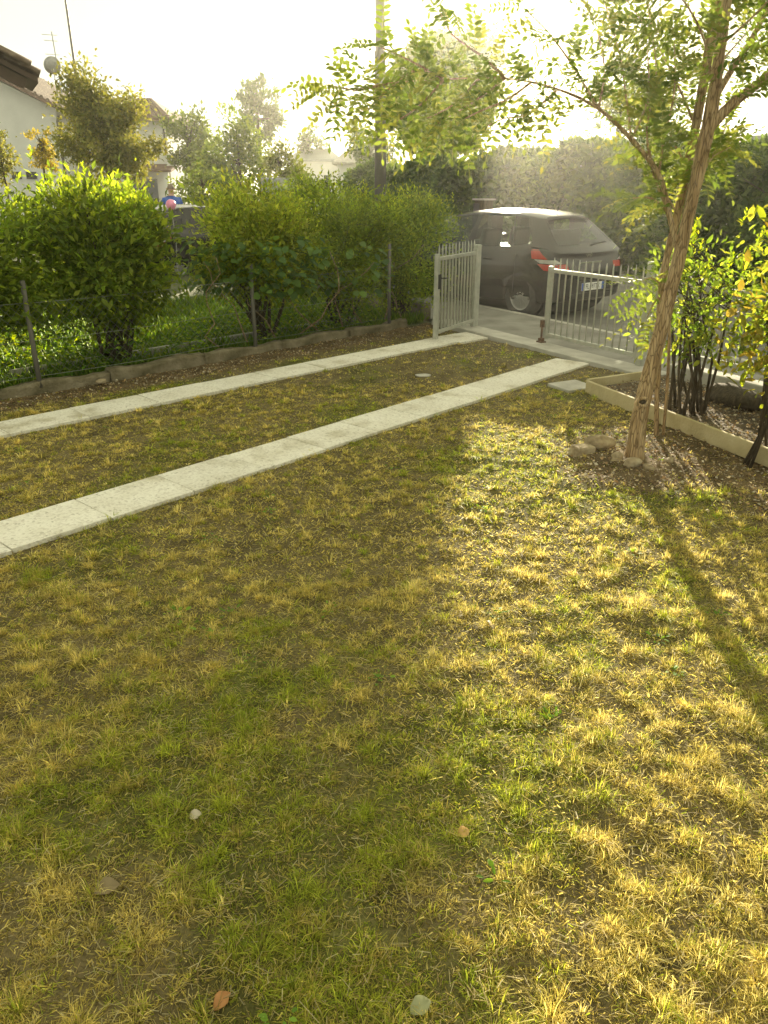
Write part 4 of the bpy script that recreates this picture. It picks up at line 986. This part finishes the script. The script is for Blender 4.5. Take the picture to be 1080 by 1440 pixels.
    def rear_at(y, z):
        h_ = bvh.ray_cast(Vector((-3, y, z)), Vector((1, 0, 0))); return h_[0].x if h_[0] else -.64
    # rear bumper inlay, handle strip, wiper
    MB().box((rear_at(0, .46) - .004, 0, .455), (.02, .66, .16)).build('plate_recess', M['trim'], car, bevel=.006)
    MB().box((rear_at(0, .80) - .012, 0, .785), (.018, .50, .022)).build('tailgate_handle', M['chrome'], car, bevel=.004)
    MB().box((rear_at(.45, .36) - .004, 0, .33), (.03, .9, .08)).build('bumper_trim', M['trim'], car, bevel=.01)
    MB().bar(Vector(rear(.5, .10)) + Vector((-.02, 0, 0)), Vector(rear(.80, .16)) + Vector((-.02, 0, 0)), .014).build('wiper', M['trim'], car)
    for sd in (1, -1):
        yy = .858
        for x in (.55, 1.5): MB().bar((x, sd * (yy + .012), .80), (x + .19, sd * (yy + .012), .805), .02, .03).build('door_handle', M['paint'], car, bevel=.006)
        for x in (1.12, .12, 2.22): MB().bar((x, sd * .846, .90), (x + .02, sd * .856, .35), .006, .004).build('door_seam', M['trim'], car)
        mm = MB().box((2.02, sd * .93, .99), (.12, .17, .13)).build('mirror', M['paint'], car, bevel=.03)
    for y in (.32, -.32):
        pass
    for sd in (1, -1): MB().box((3.18, sd * .56, .68), (.12, .26, .12)).build('headlight', M['white_lamp'], car, bevel=.03)
    # emblem: slanted letter in an oval ring
    ex = rear_at(0, .89) - .006
    MB().tube([(ex - .004, .062 * math.cos(a), .89 + .032 * math.sin(a)) for a in np.linspace(0, 2 * math.pi, 25)], .005, 6, False).bar((ex - .004, .032, .868), (ex - .004, .012, .912), .009).bar((ex - .004, -.012, .868), (ex - .004, -.032, .912), .009).bar((ex - .004, .02, .885), (ex - .004, -.02, .895), .008).build('emblem', M['chrome'], car, True)
    if plate:
        px = rear_at(0, .46) - .022; pz = .455
        pl = MB().box((0, 0, 0), (.006, .52, .11)).build('number_plate', M['plate'], car, loc=(px, 0, pz), bevel=.002)
        for y in (.238, -.238): MB().box((-.0035, y, 0), (.002, .044, .106)).build('blue_band', M['plate_blue'], pl)
        cu = bpy.data.curves.new('plate_text', 'FONT'); cu.body = 'FL 497TX'; cu.align_x = 'CENTER'; cu.align_y = 'CENTER'; cu.size = .105; cu.extrude = .0006
        tx = bpy.data.objects.new('plate_text', cu); C.objects.link(tx); tme = baked(tx); bpy.data.objects.remove(tx)
        t2 = obj('plate_text', tme, M['ink'], pl); t2.location = (-.0045, 0, -.002); t2.rotation_euler = (R(90), 0, R(-90)); t2.scale = (.78, .92, 1)
    # wheels
    for ax in (0, 2.525):
        for sd in (1, -1):
            w = empty_part('wheel', car); w.location = (ax, sd * .745, .30); 
            MB().lathe([(.19, -.085), (.255, -.098), (.290, -.085), (.30, -.05), (.30, .05), (.290, .085), (.255, .098), (.19, .085)], (0, 0, 0), 'y', 36).build('tyre', M['tyre'], w, True)
            rm = MB().lathe([(.195, sd * .085), (.185, sd * .070), (.165, sd * .066), (.05, sd * .085), (.001, sd * .088)], (0, 0, 0), 'y', 30)
            rm.build('rim', M['rim'], w, True)
            for q in range(8):
                a = q * math.pi / 4; MB().bar((math.cos(a) * .06, sd * .088, math.sin(a) * .06), (math.cos(a) * .16, sd * .075, math.sin(a) * .16), .03, .008, (0, 1, 0)).build('spoke', M['rim'], w)
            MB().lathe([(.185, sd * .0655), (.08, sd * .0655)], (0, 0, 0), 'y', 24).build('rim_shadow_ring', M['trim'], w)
    return car
HEAD = ST_A + R(10.0)
CW = Vector((2.05, 11.74)) - Vector((-math.sin(HEAD), math.cos(HEAD))) * .78
build_car('black hatchback parked in the street just outside the gate', (CW.x, CW.y, -.10), HEAD, 'parked cars')
build_car('dark car behind the hedge gap with a pink balloon before it', (-4.95, 17.2, -.10), ST_A - R(62), 'parked cars', .985, False, True, 'tinted')

# ------------------------------------------------------------------ person and balloon seen through the hedge gap
def person(loc, rz, label):
    root = empty('person', loc, rz, label, 'person')
    me = bpy.data.meshes.new('body'); J = [((0, 0, .95), .15, .11), ((0, .01, 1.15), .155, .11), ((0, .03, 1.36), .175, .115), ((0, .045, 1.47), .09, .08), ((0, .06, 1.53), .058, .06), ((0, .08, 1.60), .075, .09), ((0, .09, 1.70), .072, .09),
        ((.10, 0, .88), .09, .09), ((.11, .02, .50), .062, .062), ((.11, -.01, .10), .045, .045), ((.12, .12, .04), .04, .035),
        ((-.10, 0, .88), .09, .09), ((-.11, .0, .50), .062, .062), ((-.11, -.03, .10), .045, .045), ((-.12, .10, .04), .04, .035),
        ((.19, .03, 1.42), .065, .065), ((.24, .06, 1.16), .045, .045), ((.20, .24, 1.02), .036, .036), ((.17, .33, 1.0), .034, .022),
        ((-.19, .03, 1.42), .065, .065), ((-.25, .05, 1.16), .045, .045), ((-.21, .24, 1.02), .036, .036), ((-.18, .33, 1.0), .034, .022)]
    E_ = [(0, 1), (1, 2), (2, 3), (3, 4), (4, 5), (5, 6), (0, 7), (7, 8), (8, 9), (9, 10), (0, 11), (11, 12), (12, 13), (13, 14), (2, 15), (15, 16), (16, 17), (17, 18), (2, 19), (19, 20), (20, 21), (21, 22)]
    for hb, sx in ((18, 1), (22, -1)):
        hx, hy, hz = J[hb][0]
        for q in range(5):
            b = len(J); fx = hx + sx * (.03 - .015 * q)
            if q == 0: J.append(((hx - sx * .035, hy + .02, hz + .01), .011, .011)); J.append(((hx - sx * .05, hy + .05, hz - .005), .009, .009))
            else:
                ln = (.075, .085, .08, .06)[q - 1]; J.append(((hx + sx * (.033 - .018 * q), hy + .04, hz), .010, .010)); J.append(((hx + sx * (.033 - .018 * q), hy + .03 + ln * .75, hz - .025), .008, .008))
            E_ += [(hb, b), (b, b + 1)]
    me.from_pydata([j[0] for j in J], E_, []); tmp = bpy.data.objects.new('body', me); C.objects.link(tmp)
    sk = tmp.modifiers.new('skin', 'SKIN'); sk.use_smooth_shade = True
    for v, j in zip(me.skin_vertices[0].data, J): v.radius = (j[1], j[2]); v.use_root = False
    me.skin_vertices[0].data[0].use_root = True
    sb = tmp.modifiers.new('s', 'SUBSURF'); sb.levels = 2; sb.render_levels = 2
    bme = baked(tmp); bpy.data.objects.remove(tmp)
    for m in ('shirt', 'trousers', 'skin'): bme.materials.append(M[m])
    for p in bme.polygons:
        c = p.center; p.use_smooth = True
        p.material_index = 1 if c.z < .94 and c.y < .2 else (2 if (c.z > 1.50 or c.y > .17) and c.z > .2 else 0)
        if c.z < .2: p.material_index = 1
    bd = obj('body', bme, None, root)
    bm = bmesh.new(); bmesh.ops.create_uvsphere(bm, u_segments=18, v_segments=12, radius=1)
    for v in bm.verts: v.co = Vector((v.co.x * .082, v.co.y * .10, v.co.z * .095 + .005 * math.sin(v.co.x * 9)))
    bmesh.ops.delete(bm, geom=[v for v in bm.verts if v.co.z < -.045 or (v.co.y > .06 and v.co.z < .03)], context='VERTS')
    hm = bpy.data.meshes.new('hair'); bm.to_mesh(hm); bm.free(); h = obj('hair', hm, M['hair'], root, (0, .075, 1.68)); hm.polygons.foreach_set('use_smooth', [True] * len(hm.polygons))
    # face
    mb = MB(); mb.add([(-.012, .165, 1.63), (.012, .165, 1.63), (0, .195, 1.635), (0, .168, 1.675)], [(0, 1, 2), (0, 2, 3), (1, 3, 2)]); mb.build('nose', M['skin'], root, True)
    for sx in (1, -1):
        MB().lathe([(.001, 0), (.010, -.002), (.001, -.004)], (sx * .03, .172, 1.672), 'y', 8).build('eye', M['ink'], root)
        MB().lathe([(.001, -.006), (.024, -.004), (.028, .004), (.001, .006)], (sx * .085, .085, 1.655), 'y', 10).build('ear', M['skin'], root, True)
    MB().box((0, .168, 1.595), (.045, .006, .007)).build('mouth', M['flower'], root)
    return root
person((-5.17, 20.2, .02), R(14), 'person in a blue shirt seen from behind beyond the dark car')
bl = empty('pink_balloon', (-4.07, 15.8, 1.40)); tag(bl, 'round pink balloon on a string seen in the hedge gap', 'balloon')
bm = bmesh.new(); bmesh.ops.create_uvsphere(bm, u_segments=24, v_segments=16, radius=.095)
for v in bm.verts:
    if v.co.z < 0: v.co.x *= 1 + v.co.z * 1.2; v.co.y *= 1 + v.co.z * 1.2; v.co.z *= 1.12
me = bpy.data.meshes.new('balloon_skin'); bm.to_mesh(me); bm.free(); me.polygons.foreach_set('use_smooth', [True] * len(me.polygons)); obj('balloon_skin', me, M['balloon'], bl)
MB().lathe([(.004, -.104), (.014, -.122), (.001, -.118)], (0, 0, 0), 'z', 10).build('knot', M['balloon'], bl)
MB().tube([(0, 0, -.12), (.03, .01, -.6), (.0, .0, -1.1), (.02, 0, -1.44)], .0025, 5).build('string', M['plate'], bl)

# ------------------------------------------------------------------ background trees
def bg_tree(name, label, base, H, crown, L, cols, n, seed, group='trees beyond the garden', nclump=46, trunk_r=.12, clump=.33, mat='far_leaf', bark='dark_bark'):
    """crown: list of (dx, dy, z, rx, rz) lobes"""
    r = np.random.default_rng(seed); root = empty(name, (base[0], base[1], -.1), 0, label, 'tree', group)
    w = np.array([c[3] ** 2 * c[4] for c in crown]); w = w / w.sum(); li = r.choice(len(crown), nclump, p=w); cr = np.array(crown)[li]
    u = unit(r.normal(size=(nclump, 3))) * (r.random(nclump) ** .42)[:, None]
    ctr = np.stack([cr[:, 0] + u[:, 0] * cr[:, 3], cr[:, 1] + u[:, 1] * cr[:, 3], cr[:, 2] + u[:, 2] * cr[:, 4]], -1)
    mb = MB(); zlow = min(c[2] - c[4] for c in crown); fork = max(.4, zlow + .15)
    zc = np.mean([c[2] for c in crown]); top = Vector((crown[0][0] * .6, 0, H * .86))
    P, rr = smooth_path([(0, 0, 0), (r.normal(0, .03), r.normal(0, .03), fork * .6), (top.x * .4, r.normal(0, .05), (fork + H) * .5), tuple(top)], [trunk_r, trunk_r * .8, trunk_r * .5, trunk_r * .1], 4); mb.tube(P, rr, 8)
    for i in range(min(nclump, 26)):
        c = Vector(ctr[i]); zz = max(fork * .8, min(c.z - .3 * abs(c.x), H * .7)); f = min(1, zz / H); j = min(len(P) - 2, int(f * (len(P) - 1))); a = P[j]
        mb.tube([a, a.lerp(c, .55) + Vector((0, 0, .08)), c], [trunk_r * .34, trunk_r * .2, trunk_r * .06], 5)
    mb.build('trunk', M[bark], root, True)
    size = crown[0][3]; ci = r.integers(0, nclump, n); pos = ctr[ci] + r.normal(0, 1, (n, 3)) * clump * size * np.array([.55, .55, .45])
    mid = np.array([np.mean([c[0] for c in crown]), 0, zc]); out = unit(pos - mid)
    d = unit(out * .5 + r.normal(0, .6, (n, 3))); nr = unit(out * .4 + r.normal(0, .5, (n, 3)) + np.array([0, 0, .6]))
    col = mixcol(cols, n, .15, r) * (.65 + .7 * r.random(nclump))[ci][:, None]; LL = L * r.uniform(.6, 1.3, n)
    foliage('crown', leaf_arrays(pos, d, nr, LL, LL * .55, col, 'simple'), M[mat], root)
    return root
DG = [[.05, .09, .02], [.07, .115, .025], [.095, .145, .03]]; MG = [[.10, .15, .03], [.14, .19, .035], [.18, .23, .045]]; YG = [[.42, .36, .07], [.48, .40, .08], [.34, .30, .06]]; OG = [[.16, .18, .045], [.21, .22, .05], [.26, .25, .06]]
bg_tree('round_tree', 'rounded olive green tree standing before the white house', (-5.28, 16.0), 4.0, [(0, 0, 2.85, .82, .9), (-.38, .1, 2.8, .5, .8), (.45, .1, 2.55, .5, .6), (-.08, 0, 3.4, .48, .55)], .085, OG, 13000, 41, nclump=70, trunk_r=.06, clump=.30)
bg_tree('small_tree', 'small slim yellow leaved tree before the white gable wall', (-7.68, 19.0), 3.2, [(0, 0, 2.75, .24, .36), (.02, 0, 2.4, .28, .32)], .07, YG, 1500, 42, nclump=26, trunk_r=.035, clump=.4)
bg_tree('small_tree', 'small grey green tree at the foot of the gable wall', (-8.62, 19.0), 2.9, [(0, 0, 2.35, .42, .55)], .09, OG, 1200, 43, nclump=22, trunk_r=.035, clump=.4)
bg_tree('garden_tree', 'mid green tree growing beside the balcony of the white house', (-8.75, 38), 5.4, [(0, 0, 3.6, 1.1, 1.7), (.6, 0, 3.0, .9, 1.3)], .20, MG, 3600, 44, nclump=50)
bg_tree('garden_tree', 'broad fresh green tree in the middle of the far row', (-5.5, 32), 4.6, [(0, 0, 3.0, 1.1, 1.5), (-.7, 0, 2.5, .7, 1.1), (.75, 0, 2.6, .7, 1.0)], .17, MG, 4600, 45, nclump=60)
bg_tree('tall_tree', 'tall dark airy tree rising above the far row', (-8.1, 55), 8.6, [(0, 0, 6.9, 1.35, 1.4), (.9, 0, 5.8, .9, 1.0), (-.7, 0, 5.7, .8, 1.2)], .30, DG, 2300, 46, nclump=34, trunk_r=.2, clump=.27)
bg_tree('garden_tree', 'low yellow green tree at the end of the far row', (-3.6, 29), 3.35, [(0, 0, 2.35, .7, .85), (.55, 0, 2.1, .5, .6)], .15, [[.13, .16, .035], [.18, .20, .05]], 2200, 47, nclump=36, trunk_r=.07)
bg_tree('far_tree', 'small dark far tree beyond the low grey roofs', (-5.5, 62), 5.9, [(0, 0, 4.8, 1.05, 1.0)], .32, DG, 800, 48, nclump=22)
bg_tree('far_tree', 'dark rounded far tree behind the utility pole', (-.95, 45), 5.0, [(0, 0, 3.8, 1.25, 1.2), (.9, 0, 3.2, .8, .9)], .26, DG, 2000, 49, nclump=34)
bg_tree('garden_bush', 'low leafy bush below the far green trees', (-4.9, 22.5), 2.4, [(0, 0, 1.7, .75, .55), (.7, .3, 1.6, .6, .45)], .12, MG, 2600, 50, nclump=36, trunk_r=.05)
bg_tree('garden_bush', 'low leafy bush behind the middle of the hedge', (-1.9, 19.5), 2.15, [(0, 0, 1.5, .8, .55), (.8, .3, 1.45, .6, .5)], .10, MG, 3000, 51, nclump=40, trunk_r=.05)
bg_tree('street_tree', 'leafy tree added across the street, tall and dense to shade the left lawn', (2.0, 28.8), 6.4, [(0, 0, 4.4, 1.5, 1.6), (-1.1, 0, 4.8, 1.0, 1.1), (.6, 0, 4.6, .9, 1.5), (1.05, 0, 5.75, .80, .75), (.3, 0, 5.8, .9, .7), (-.2, 0, 5.5, 1.0, .8)], 0.25, MG, 27000, 52, nclump=250, trunk_r=.16, clump=.22)  # added occluder: crown lobes shaped so that their shadow covers the left lawn
bg_tree('street_tree', 'dark crowned tree behind the tall street hedge', (6.6, 24.0), 4.9, [(0, 0, 3.9, 1.1, 1.0), (.9, 0, 3.5, .9, .8)], .16, DG, 3000, 53, nclump=44, trunk_r=.12)
# tall clipped hedges across the street
def tall_hedge(label, s0, s1, n0, dep, h, seed, cols, dens=330, L=.19):
    r = np.random.default_rng(seed); root = empty('tall_hedge', S((s0 + s1) / 2, n0, -.1)); tag(root, label, 'hedge', 'hedges across the street'); o = np.array(root.location)
    A = abs(s1 - s0) * (h * 2 + dep); m = int(A * dens); s = r.uniform(min(s0, s1), max(s0, s1), m); q = r.random(m); nn = np.where(q < .55, n0 + np.abs(r.normal(0, .16, m)), n0 + r.random(m) * dep); z = np.where(q < .55, r.random(m) * h, h - np.abs(r.normal(0, .14, m)))
    bump = 1.0 * (fbm(s, z, 1.1, 8) - .5); topb = 1.3 * (fbm(s, nn, 1.4, 6) - .5); nn = nn + bump; z = np.clip(z * (1 + topb / h), .02, None)
    pos = np.stack([S0.x + SD.x * s + SN.x * nn, S0.y + SD.y * s + SN.y * nn, z - .1], -1) - o
    out = np.tile([-SN.x, -SN.y, .25], (m, 1)); d = unit(out * .4 + r.normal(0, .7, (m, 3))); nr = unit(out * .6 + r.normal(0, .45, (m, 3)) + np.array([0, 0, .4])); LL = L * r.uniform(.6, 1.3, m)
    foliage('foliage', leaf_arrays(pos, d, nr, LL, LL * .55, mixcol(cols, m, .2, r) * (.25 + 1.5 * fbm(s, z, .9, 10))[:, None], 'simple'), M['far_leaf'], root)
    mb = MB(); k = 0
    s = min(s0, s1) + .3
    while s < max(s0, s1):
        p = np.array(S(s, n0 + dep * .5, 0)) - o; mb = MB(); q = [(p[0], p[1], 0), (p[0] + r.normal(0, .05), p[1] + r.normal(0, .05), h * .5), (p[0] + r.normal(0, .1), p[1] + r.normal(0, .1), h * .85)]
        mb.tube(q, [.05, .035, .015], 6)
        for t in range(5): e = Vector((p[0] + r.normal(0, .35), p[1] + r.normal(0, .35), h * r.uniform(.5, .95))); mb.tube([Vector(q[1]), e], [.018, .006], 4)
        mb.build('stems', M['dark_bark'], root, True); s += 1.1
    # dense dark heart of twigs and old leaves, so that the hedge is not see-through
    m2 = int(abs(s1 - s0) * h * 160); s = r.uniform(min(s0, s1), max(s0, s1), m2); nn = n0 + dep * (.35 + .3 * r.random(m2)); z = r.random(m2) * h * .93
    pos = np.stack([S0.x + SD.x * s + SN.x * nn, S0.y + SD.y * s + SN.y * nn, z - .1], -1) - o
    foliage('inner_twigs', leaf_arrays(pos, r.normal(size=(m2, 3)), unit(out[:1].repeat(m2, 0) + r.normal(0, .4, (m2, 3))), .30, .20, mixcol(DG, m2, .2, r), 'simple'), M['far_leaf'], root)
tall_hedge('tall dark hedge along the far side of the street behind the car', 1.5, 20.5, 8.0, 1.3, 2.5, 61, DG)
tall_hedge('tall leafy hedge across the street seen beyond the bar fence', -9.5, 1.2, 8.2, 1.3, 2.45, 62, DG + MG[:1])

# ------------------------------------------------------------------ utility pole, cabinet, houses
up = empty('utility_pole', (-.07, 16, -.1)); tag(up, 'tall tapering grey utility pole rising behind the hedge', 'pole')
MB().tube([(0, 0, 0), (0, 0, 4.0), (0, 0, 4.02), (.005, 0, 9.0)], [.120, .098, .088, .070], 14).build('shaft', M['pole'], up, True)
MB().tube([(0, 0, 4.0), (0, 0, 4.06)], [.104, .104], 14).build('collar', M['pole'], up)
cb = empty('street_cabinet', (2.45, 20.3, -.1)); tag(cb, 'small dark street cabinet with a pale lid beyond the car', 'cabinet')
MB().box((0, 0, .76), (.40, .28, 1.52), ST_A).build('case', M['dark_bark'], cb, bevel=.01)
MB().box((0, 0, 1.54), (.50, .36, .04), ST_A).build('lid', M['concrete'], cb, bevel=.01)
MB().box((-.135, -.075, .8), (.30, .02, 1.3), ST_A + R(90)).build('door', M['dark_metal'], cb)

def prism(mb, poly, y0, y1):
    n = len(poly); mb.add([(x, y0, z) for x, z in poly] + [(x, y1, z) for x, z in poly], [tuple(range(n)), tuple(range(n, 2 * n))[::-1]] + [(i, n + i, n + (i + 1) % n, (i + 1) % n) for i in range(n)]); return mb
hs = empty('white_house', (-17.1, 45, -.1)); tag(hs, 'white two storey house with tiled roofs, gable and balcony', 'house')
# gable block: right corner at x 0, ridge away to the left
prism(MB(), [(0, 0), (0, 5.62), (-5.5, 8.2), (-11, 5.62), (-11, 0)], 0, 9).build('wall', M['white_wall'], hs)
for sx, a, b in ((1, (.75, 5.35), (-5.5, 8.48)), (-1, (-11.75, 5.35), (-5.5, 8.48))):
    rf = prism(MB(), [a, b, (b[0], b[1] + .22), (a[0], a[1] + .22)], -.9, 9.6).build('roof', M['tile'], hs)
    # rows of cover tiles
    L_ = math.hypot(b[0] - a[0], b[1] - a[1]); tme = MB().tube([(0, 0, 0), (0, 10.5, 0)], .085, 6).mesh('tile_row')
    for i in range(int(L_ / .33)):
        f = (i + .5) * .33 / L_; o = obj('tile_row', tme, M['old_tile'], rf); o.location = (lerp(a[0], b[0], f), -.92, lerp(a[1], b[1], f) + .24)
dp = MB().tube([(.12, -.1, 5.3), (.05, -.12, 5.0), (.05, -.12, 0)], .075, 8).build('downpipe', M['dark_metal'], hs)
for x, z, w, h in ((-3.2, 4.6, 1.0, 1.3), (-7.4, 4.6, 1.0, 1.3), (-3.2, 1.4, 1.0, 1.4), (-7.4, 1.4, 1.0, 1.4)):
    if x == -3.2: continue
    wi = MB().box((x, -.02, z), (w, .06, h)).build('window', M['window'], hs); MB().box((x, -.06, z), (w + .14, .04, .08)).build('sill', M['concrete'], wi, loc=(0, 0, -h / 2))
MB().box((-2.6, -.05, 2.45), (.5, .05, .35)).build('vent', M['dark_metal'], hs); MB().box((-1.8, -.05, 2.45), (.55, .05, .35)).build('vent', M['dark_metal'], hs)
# right wing
wg = prism(MB(), [(.6, 0), (5.1, 0), (5.1, 5.2), (.6, 5.2)], 2.2, 9).build('wing_wall', M['white_wall'], hs)
rf = MB().add([(.2, 1.6, 5.2), (5.55, 1.6, 5.2), (5.55, 9.6, 5.2), (.2, 9.6, 5.2), (1.0, 5.6, 6.6), (3.6, 5.6, 6.6), (.2, 1.6, 5.36), (5.55, 1.6, 5.36), (5.55, 9.6, 5.36), (.2, 9.6, 5.36)],
              [(3, 2, 1, 0), (0, 1, 7, 6), (1, 2, 8, 7), (2, 3, 9, 8), (3, 0, 6, 9), (6, 7, 5, 4), (7, 8, 5), (8, 9, 4, 5), (9, 6, 4)]).build('wing_roof', M['tile'], hs)
for i in range(15):
    f = (i + .5) / 15; MB().bar((.4 + 5.0 * f, 1.6, 5.40), (1.0 + 2.6 * f, 5.5, 6.62), .14, .09).build('tile_row', M['tile'], rf)
MB().tube([(5.25, 1.75, 5.15), (5.0, 2.0, 4.9), (5.0, 2.08, 2.9)], .06, 8).build('downpipe', M['dark_metal'], hs)
MB().box((5.35, 2.3, 3.25), (.55, 1.5, .75)).build('balcony', M['white_wall'], hs, bevel=.02)
pr = MB().add([(2.4, .2, 2.62), (5.65, .2, 2.62), (5.65, 2.18, 2.95), (2.4, 2.18, 2.95), (2.4, .2, 2.74), (5.65, .2, 2.74), (5.65, 2.18, 3.07), (2.4, 2.18, 3.07)], [(3, 2, 1, 0), (4, 5, 6, 7), (0, 1, 5, 4), (1, 2, 6, 5), (2, 3, 7, 6), (3, 0, 4, 7)]).build('porch_roof', M['tile'], hs)
for x in (5.3, 3.0): MB().box((x, .5, 1.31), (.24, .24, 2.62)).build('porch_post', M['white_wall'], hs)
wi = MB().box((3.6, 2.17, 1.5), (1.4, .06, 1.6)).build('window', M['window'], hs); MB().box((3.6, 2.13, .68), (1.6, .08, .08)).build('sill', M['concrete'], wi)
wi = MB().box((2.9, 2.17, 4.1), (1.0, .06, 1.2)).build('window', M['window'], hs); MB().box((2.9, 2.13, 3.46), (1.2, .08, .08)).build('sill', M['concrete'], wi)
# roof fittings
an = empty('tv_aerial', (-16.45, 44.5, 5.7)); tag(an, 'thin television aerial with cross bars on the white house roof', 'aerial')
MB().tube([(0, 0, -.1), (-.1, 0, 3.2)], .028, 6).build('mast', M['grey_metal'], an)
for z, w in ((3.05, .5), (2.8, .42), (2.2, .45)): MB().tube([(-.08 - w, -.1, z + .02), (-.08 + w * .4, .1, z)], .014, 5).build('element', M['grey_metal'], an)
sd_ = empty('satellite_dish', (-16.55, 44.0, 7.35)); tag(sd_, 'grey satellite dish on the white house roof', 'satellite dish')
o = MB().lathe([(.001, 0), (.2, .02), (.40, .09), (.41, .085), (.2, .01), (.001, -.012)], (0, 0, 0), 'y', 24).build('dish', M['grey_metal'], sd_, True); o.rotation_euler = (R(20), 0, R(30))
MB().tube([(0, .1, -1.85), (0, .05, -.1)], .03, 6).build('bracket', M['grey_metal'], sd_); MB().tube([(0, .05, -.3), (-.15, -.35, -.1)], .015, 5).build('feed_arm', M['grey_metal'], sd_)
ms_ = empty('radio_mast', (-15.1, 43, -.1)); tag(ms_, 'tall thin dark mast leaning above the rounded tree', 'mast')
MB().tube([(0, 0, 0), (0, 0, 7.5), (-.02, 0, 13)], [.07, .06, .04], 8).build('shaft', M['dark_metal'], ms_); MB().tube([(0, 0, 7.0), (0, 0, 7.3)], .085, 8).build('collar', M['dark_metal'], ms_)

# near tiled eave corner at the far left
sh = empty('garden_shed', (-6.12, 10.2, -.03), R(27)); tag(sh, 'shed with an old tiled eave corner showing above the hedge', 'shed')
MB().box((-.4, .55, 1.35), (2.9, .7, 2.7)).build('wall', M['white_wall'], sh)
rf = MB().add([(-1.9, 0, 4.84), (1.95, 0, 2.94), (1.95, 1.0, 2.94), (-1.9, 1.0, 4.84), (-1.9, 0, 4.90), (1.95, 0, 3.00), (1.95, 1.0, 3.00), (-1.9, 1.0, 4.90)], [(3, 2, 1, 0), (4, 5, 6, 7), (0, 1, 5, 4), (1, 2, 6, 5), (2, 3, 7, 6), (3, 0, 4, 7)]).build('roof', M['wood_dark'], sh)
def half_tile(L_, r0, r1, n=8):
    g_ = []
    for rr, x in ((r0, 0), (r1, L_)):
        for k in range(n + 1): a = math.pi * k / n; g_.append((x, math.cos(a) * rr, math.sin(a) * rr * .8))
        for k in range(n + 1): a = math.pi * (n - k) / n; g_.append((x, math.cos(a) * (rr - .014), math.sin(a) * (rr - .014) * .8))
    m_ = 2 * (n + 1); return MB().add(g_, [(i, (i + 1) % m_, m_ + (i + 1) % m_, m_ + i) for i in range(m_)] + [tuple(range(m_))[::-1], tuple(range(m_, 2 * m_))]).mesh('tile', True)
tme = half_tile(.42, .085, .105); rs = np.random.default_rng(8)
for row in range(5):
    y = .10 + row * .20
    for i in range(11):
        x = 1.60 - i * .33; f = (x + 1.9) / 3.85; o = obj('tile', tme, M['old_tile'], rf); o.location = (x, y, lerp(4.90, 3.00, f) + .03); o.rotation_euler = (rs.normal(0, .04), R(26.3) + rs.normal(0, .02), rs.normal(0, .03))
tme2 = half_tile(.42, .095, .115)
for i in range(11):
    x = 1.50 - i * .345; f = (x + 1.9) / 3.85; o = obj('ridge_tile', tme2, M['old_tile'], rf); o.location = (x, .03, lerp(4.90, 3.00, f) + .07); o.rotation_euler = (0, R(26.3) + rs.normal(0, .03), rs.normal(0, .04))
MB().bar((-1.85, .10, 4.76), (1.80, .10, 2.93), .10, .12).build('barge_board', M['wood_dark'], sh)

# far low roofs
def low_house(name, label, x, y, w, d, zw, zr, rot=0, mat='tile'):
    o = empty(name, (x, y, -.1), rot); tag(o, label, 'house', 'far low houses')
    MB().box((0, d / 2, zw / 2), (w, d, zw)).build('wall', M['white_wall'], o)
    MB().add([(-w / 2 - .3, -.3, zw), (w / 2 + .3, -.3, zw), (w / 2 + .3, d + .3, zw), (-w / 2 - .3, d + .3, zw), (-w / 2 + w * .22, d / 2, zr), (w / 2 - w * .22, d / 2, zr), (-w / 2 - .3, -.3, zw - .12), (w / 2 + .3, -.3, zw - .12), (w / 2 + .3, d + .3, zw - .12), (-w / 2 - .3, d + .3, zw - .12)],
             [(0, 1, 5, 4), (1, 2, 5), (2, 3, 4, 5), (3, 0, 4), (6, 7, 1, 0), (7, 8, 2, 1), (8, 9, 3, 2), (9, 6, 0, 3), (9, 8, 7, 6)]).build('roof', M[mat], o)
    for fx in (-.25, .25): MB().box((w * fx, -.02, zw * .55), (w * .12, .05, zw * .35)).build('window', M['window'], o)
    return o
low_house('low_house', 'far low house with a grey hipped roof left of the pole', -5.0, 60, 3.6, 5, 3.7, 4.5, 0, 'grey_metal')
low_house('low_house', 'far low house with a pale roof just beside the pole', -1.8, 52, 2.2, 4, 3.3, 4.05, 0, 'concrete')
low_house('street_house', 'house with a flat grey eave above the right hand hedge', 12.6, 20, 7.0, 6, 2.95, 3.3, R(-12), 'grey_metal')
gw = MB().box((0, 0, 1.02), (.95, .12, 2.1)).build('garden_wall', M['grey_metal'], None, bevel=.02, loc=(-3.05, 24, -.1)); tag(gw, 'short pale blue grey wall glimpsed above the hedge', 'wall')

# ------------------------------------------------------------------ low sunlit air
hz_me = MB().box((0, 200, 6.2), (830, 830, 14.8)).mesh('haze'); hzm = bpy.data.materials.new('haze_air'); hzm.use_nodes = True
hn = hzm.node_tree.nodes; hn.clear(); ho = hn.new('ShaderNodeOutputMaterial'); hv = hn.new('ShaderNodeVolumePrincipled')
hv.inputs['Color'].default_value = (.98, .95, .86, 1); hv.inputs['Density'].default_value = .0009; hv.inputs['Anisotropy'].default_value = .84
hzm.node_tree.links.new(hv.outputs[0], ho.inputs['Volume'])
tag(obj('haze', hz_me, hzm), 'thin golden haze in the air', 'haze', kind='stuff')
